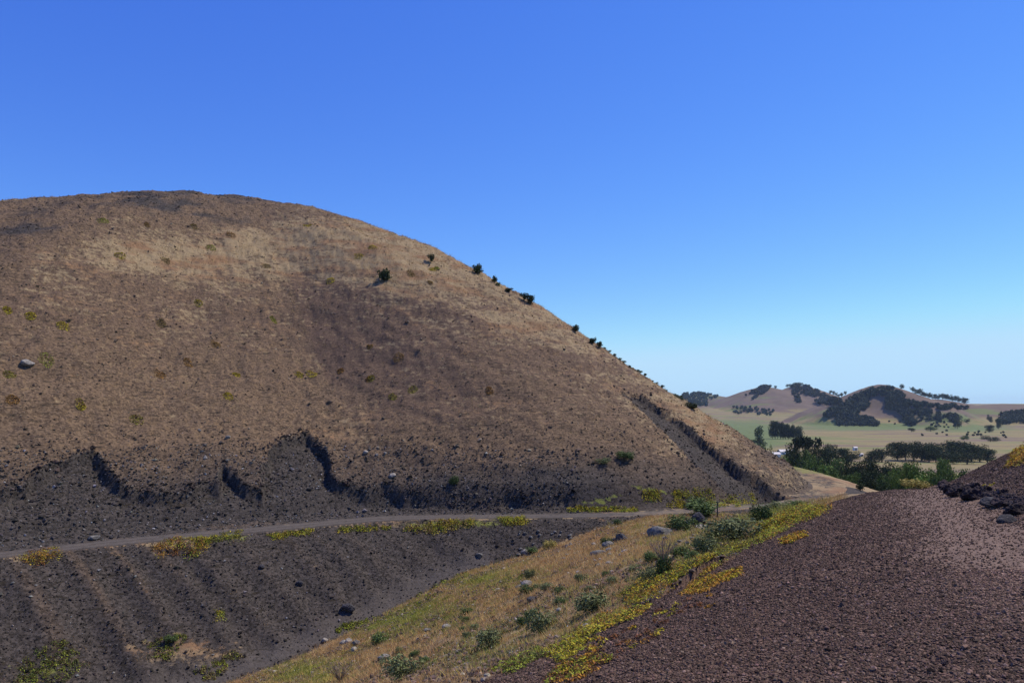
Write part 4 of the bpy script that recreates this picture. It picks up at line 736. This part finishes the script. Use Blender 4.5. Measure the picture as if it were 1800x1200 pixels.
# low white farm buildings on the plain
def building(px, py, Y, wd, dep, ht, lb):
    x = (px - 900) / F * Y; z = float(gz(x, Y)); e = bpy.data.objects.new('farm_building', None); COL.objects.link(e); e.location = (x, Y, z); e.rotation_euler = (0, 0, rng.uniform(-.2, .2))
    a, b, h = wd / 2, dep / 2, ht; V = np.array([(-a, -b, -.5), (a, -b, -.5), (a, b, -.5), (-a, b, -.5), (-a, -b, h), (a, -b, h), (a, b, h), (-a, b, h)]); Q = np.array([(0, 1, 5, 4), (1, 2, 6, 5), (2, 3, 7, 6), (3, 0, 4, 7)])
    mesh('wall', V, Q, M_WALL, e); a += .3; b += .3; V = np.array([(-a, -b, h), (a, -b, h), (a, b, h), (-a, b, h), (-a, 0, h + .28 * dep), (a, 0, h + .28 * dep)]); Q = np.array([(0, 1, 5, 4), (2, 3, 4, 5), (0, 3, 2, 1)]); mesh('roof', V, Q, M_ROOF, e)
    V = np.array([(-.5, -dep / 2 - .03, 0), (.5, -dep / 2 - .03, 0), (.5, -dep / 2 - .03, min(2.1, ht - .2)), (-.5, -dep / 2 - .03, min(2.1, ht - .2))]); mesh('door', V, np.array([(0, 1, 2, 3)]), M_BARK, e); tag(e, lb, 'building')
b = NB('white_wall'); M_WALL = b.color(b.mix(b.noise(b.pos(), 1.5), (.62, .6, .56), (.8, .78, .74))); b = NB('pale_roof'); M_ROOF = b.color(b.mix(b.noise(b.pos(), 1.2), (.55, .5, .46), (.75, .72, .68)))
building(1362, 790, 560, 7, 5, 2.2, 'long low white farm building left of the valley wood'); building(1380, 788, 590, 11, 6, 2.4, 'wider white farm building directly behind the left end of the valley wood'); building(1503, 781, 640, 3, 3, 2.4, 'tiny white hut on the field between the dark trees'); building(1514, 792, 560, 2, 2, 1.8, 'tiny white shed in front of the field hut')
# ------------------------------------------------------------------ the air
hz = bpy.data.materials.new('haze'); hz.use_nodes = True; t_ = hz.node_tree; t_.nodes.clear(); o_ = t_.nodes.new('ShaderNodeOutputMaterial'); v_ = t_.nodes.new('ShaderNodeVolumePrincipled')
v_.inputs['Color'].default_value = (.62, .78, 1, 1); v_.inputs['Density'].default_value = HAZE = 4.2e-5; v_.inputs['Anisotropy'].default_value = .2; t_.links.new(v_.outputs[0], o_.inputs['Volume'])
x0, x1, y0, y1, z0, z1 = -16000, 16000, -60, 9100, -60, 90
V = [(a, b, c) for a in (x0, x1) for b in (y0, y1) for c in (z0, z1)]; o = mesh('haze', V, np.array([(0, 1, 3, 2), (4, 6, 7, 5), (0, 4, 5, 1), (2, 3, 7, 6), (0, 2, 6, 4), (1, 5, 7, 3)]), hz); tag(o, 'thin pale blue haze over the far plain and hills', 'haze', kind='stuff')
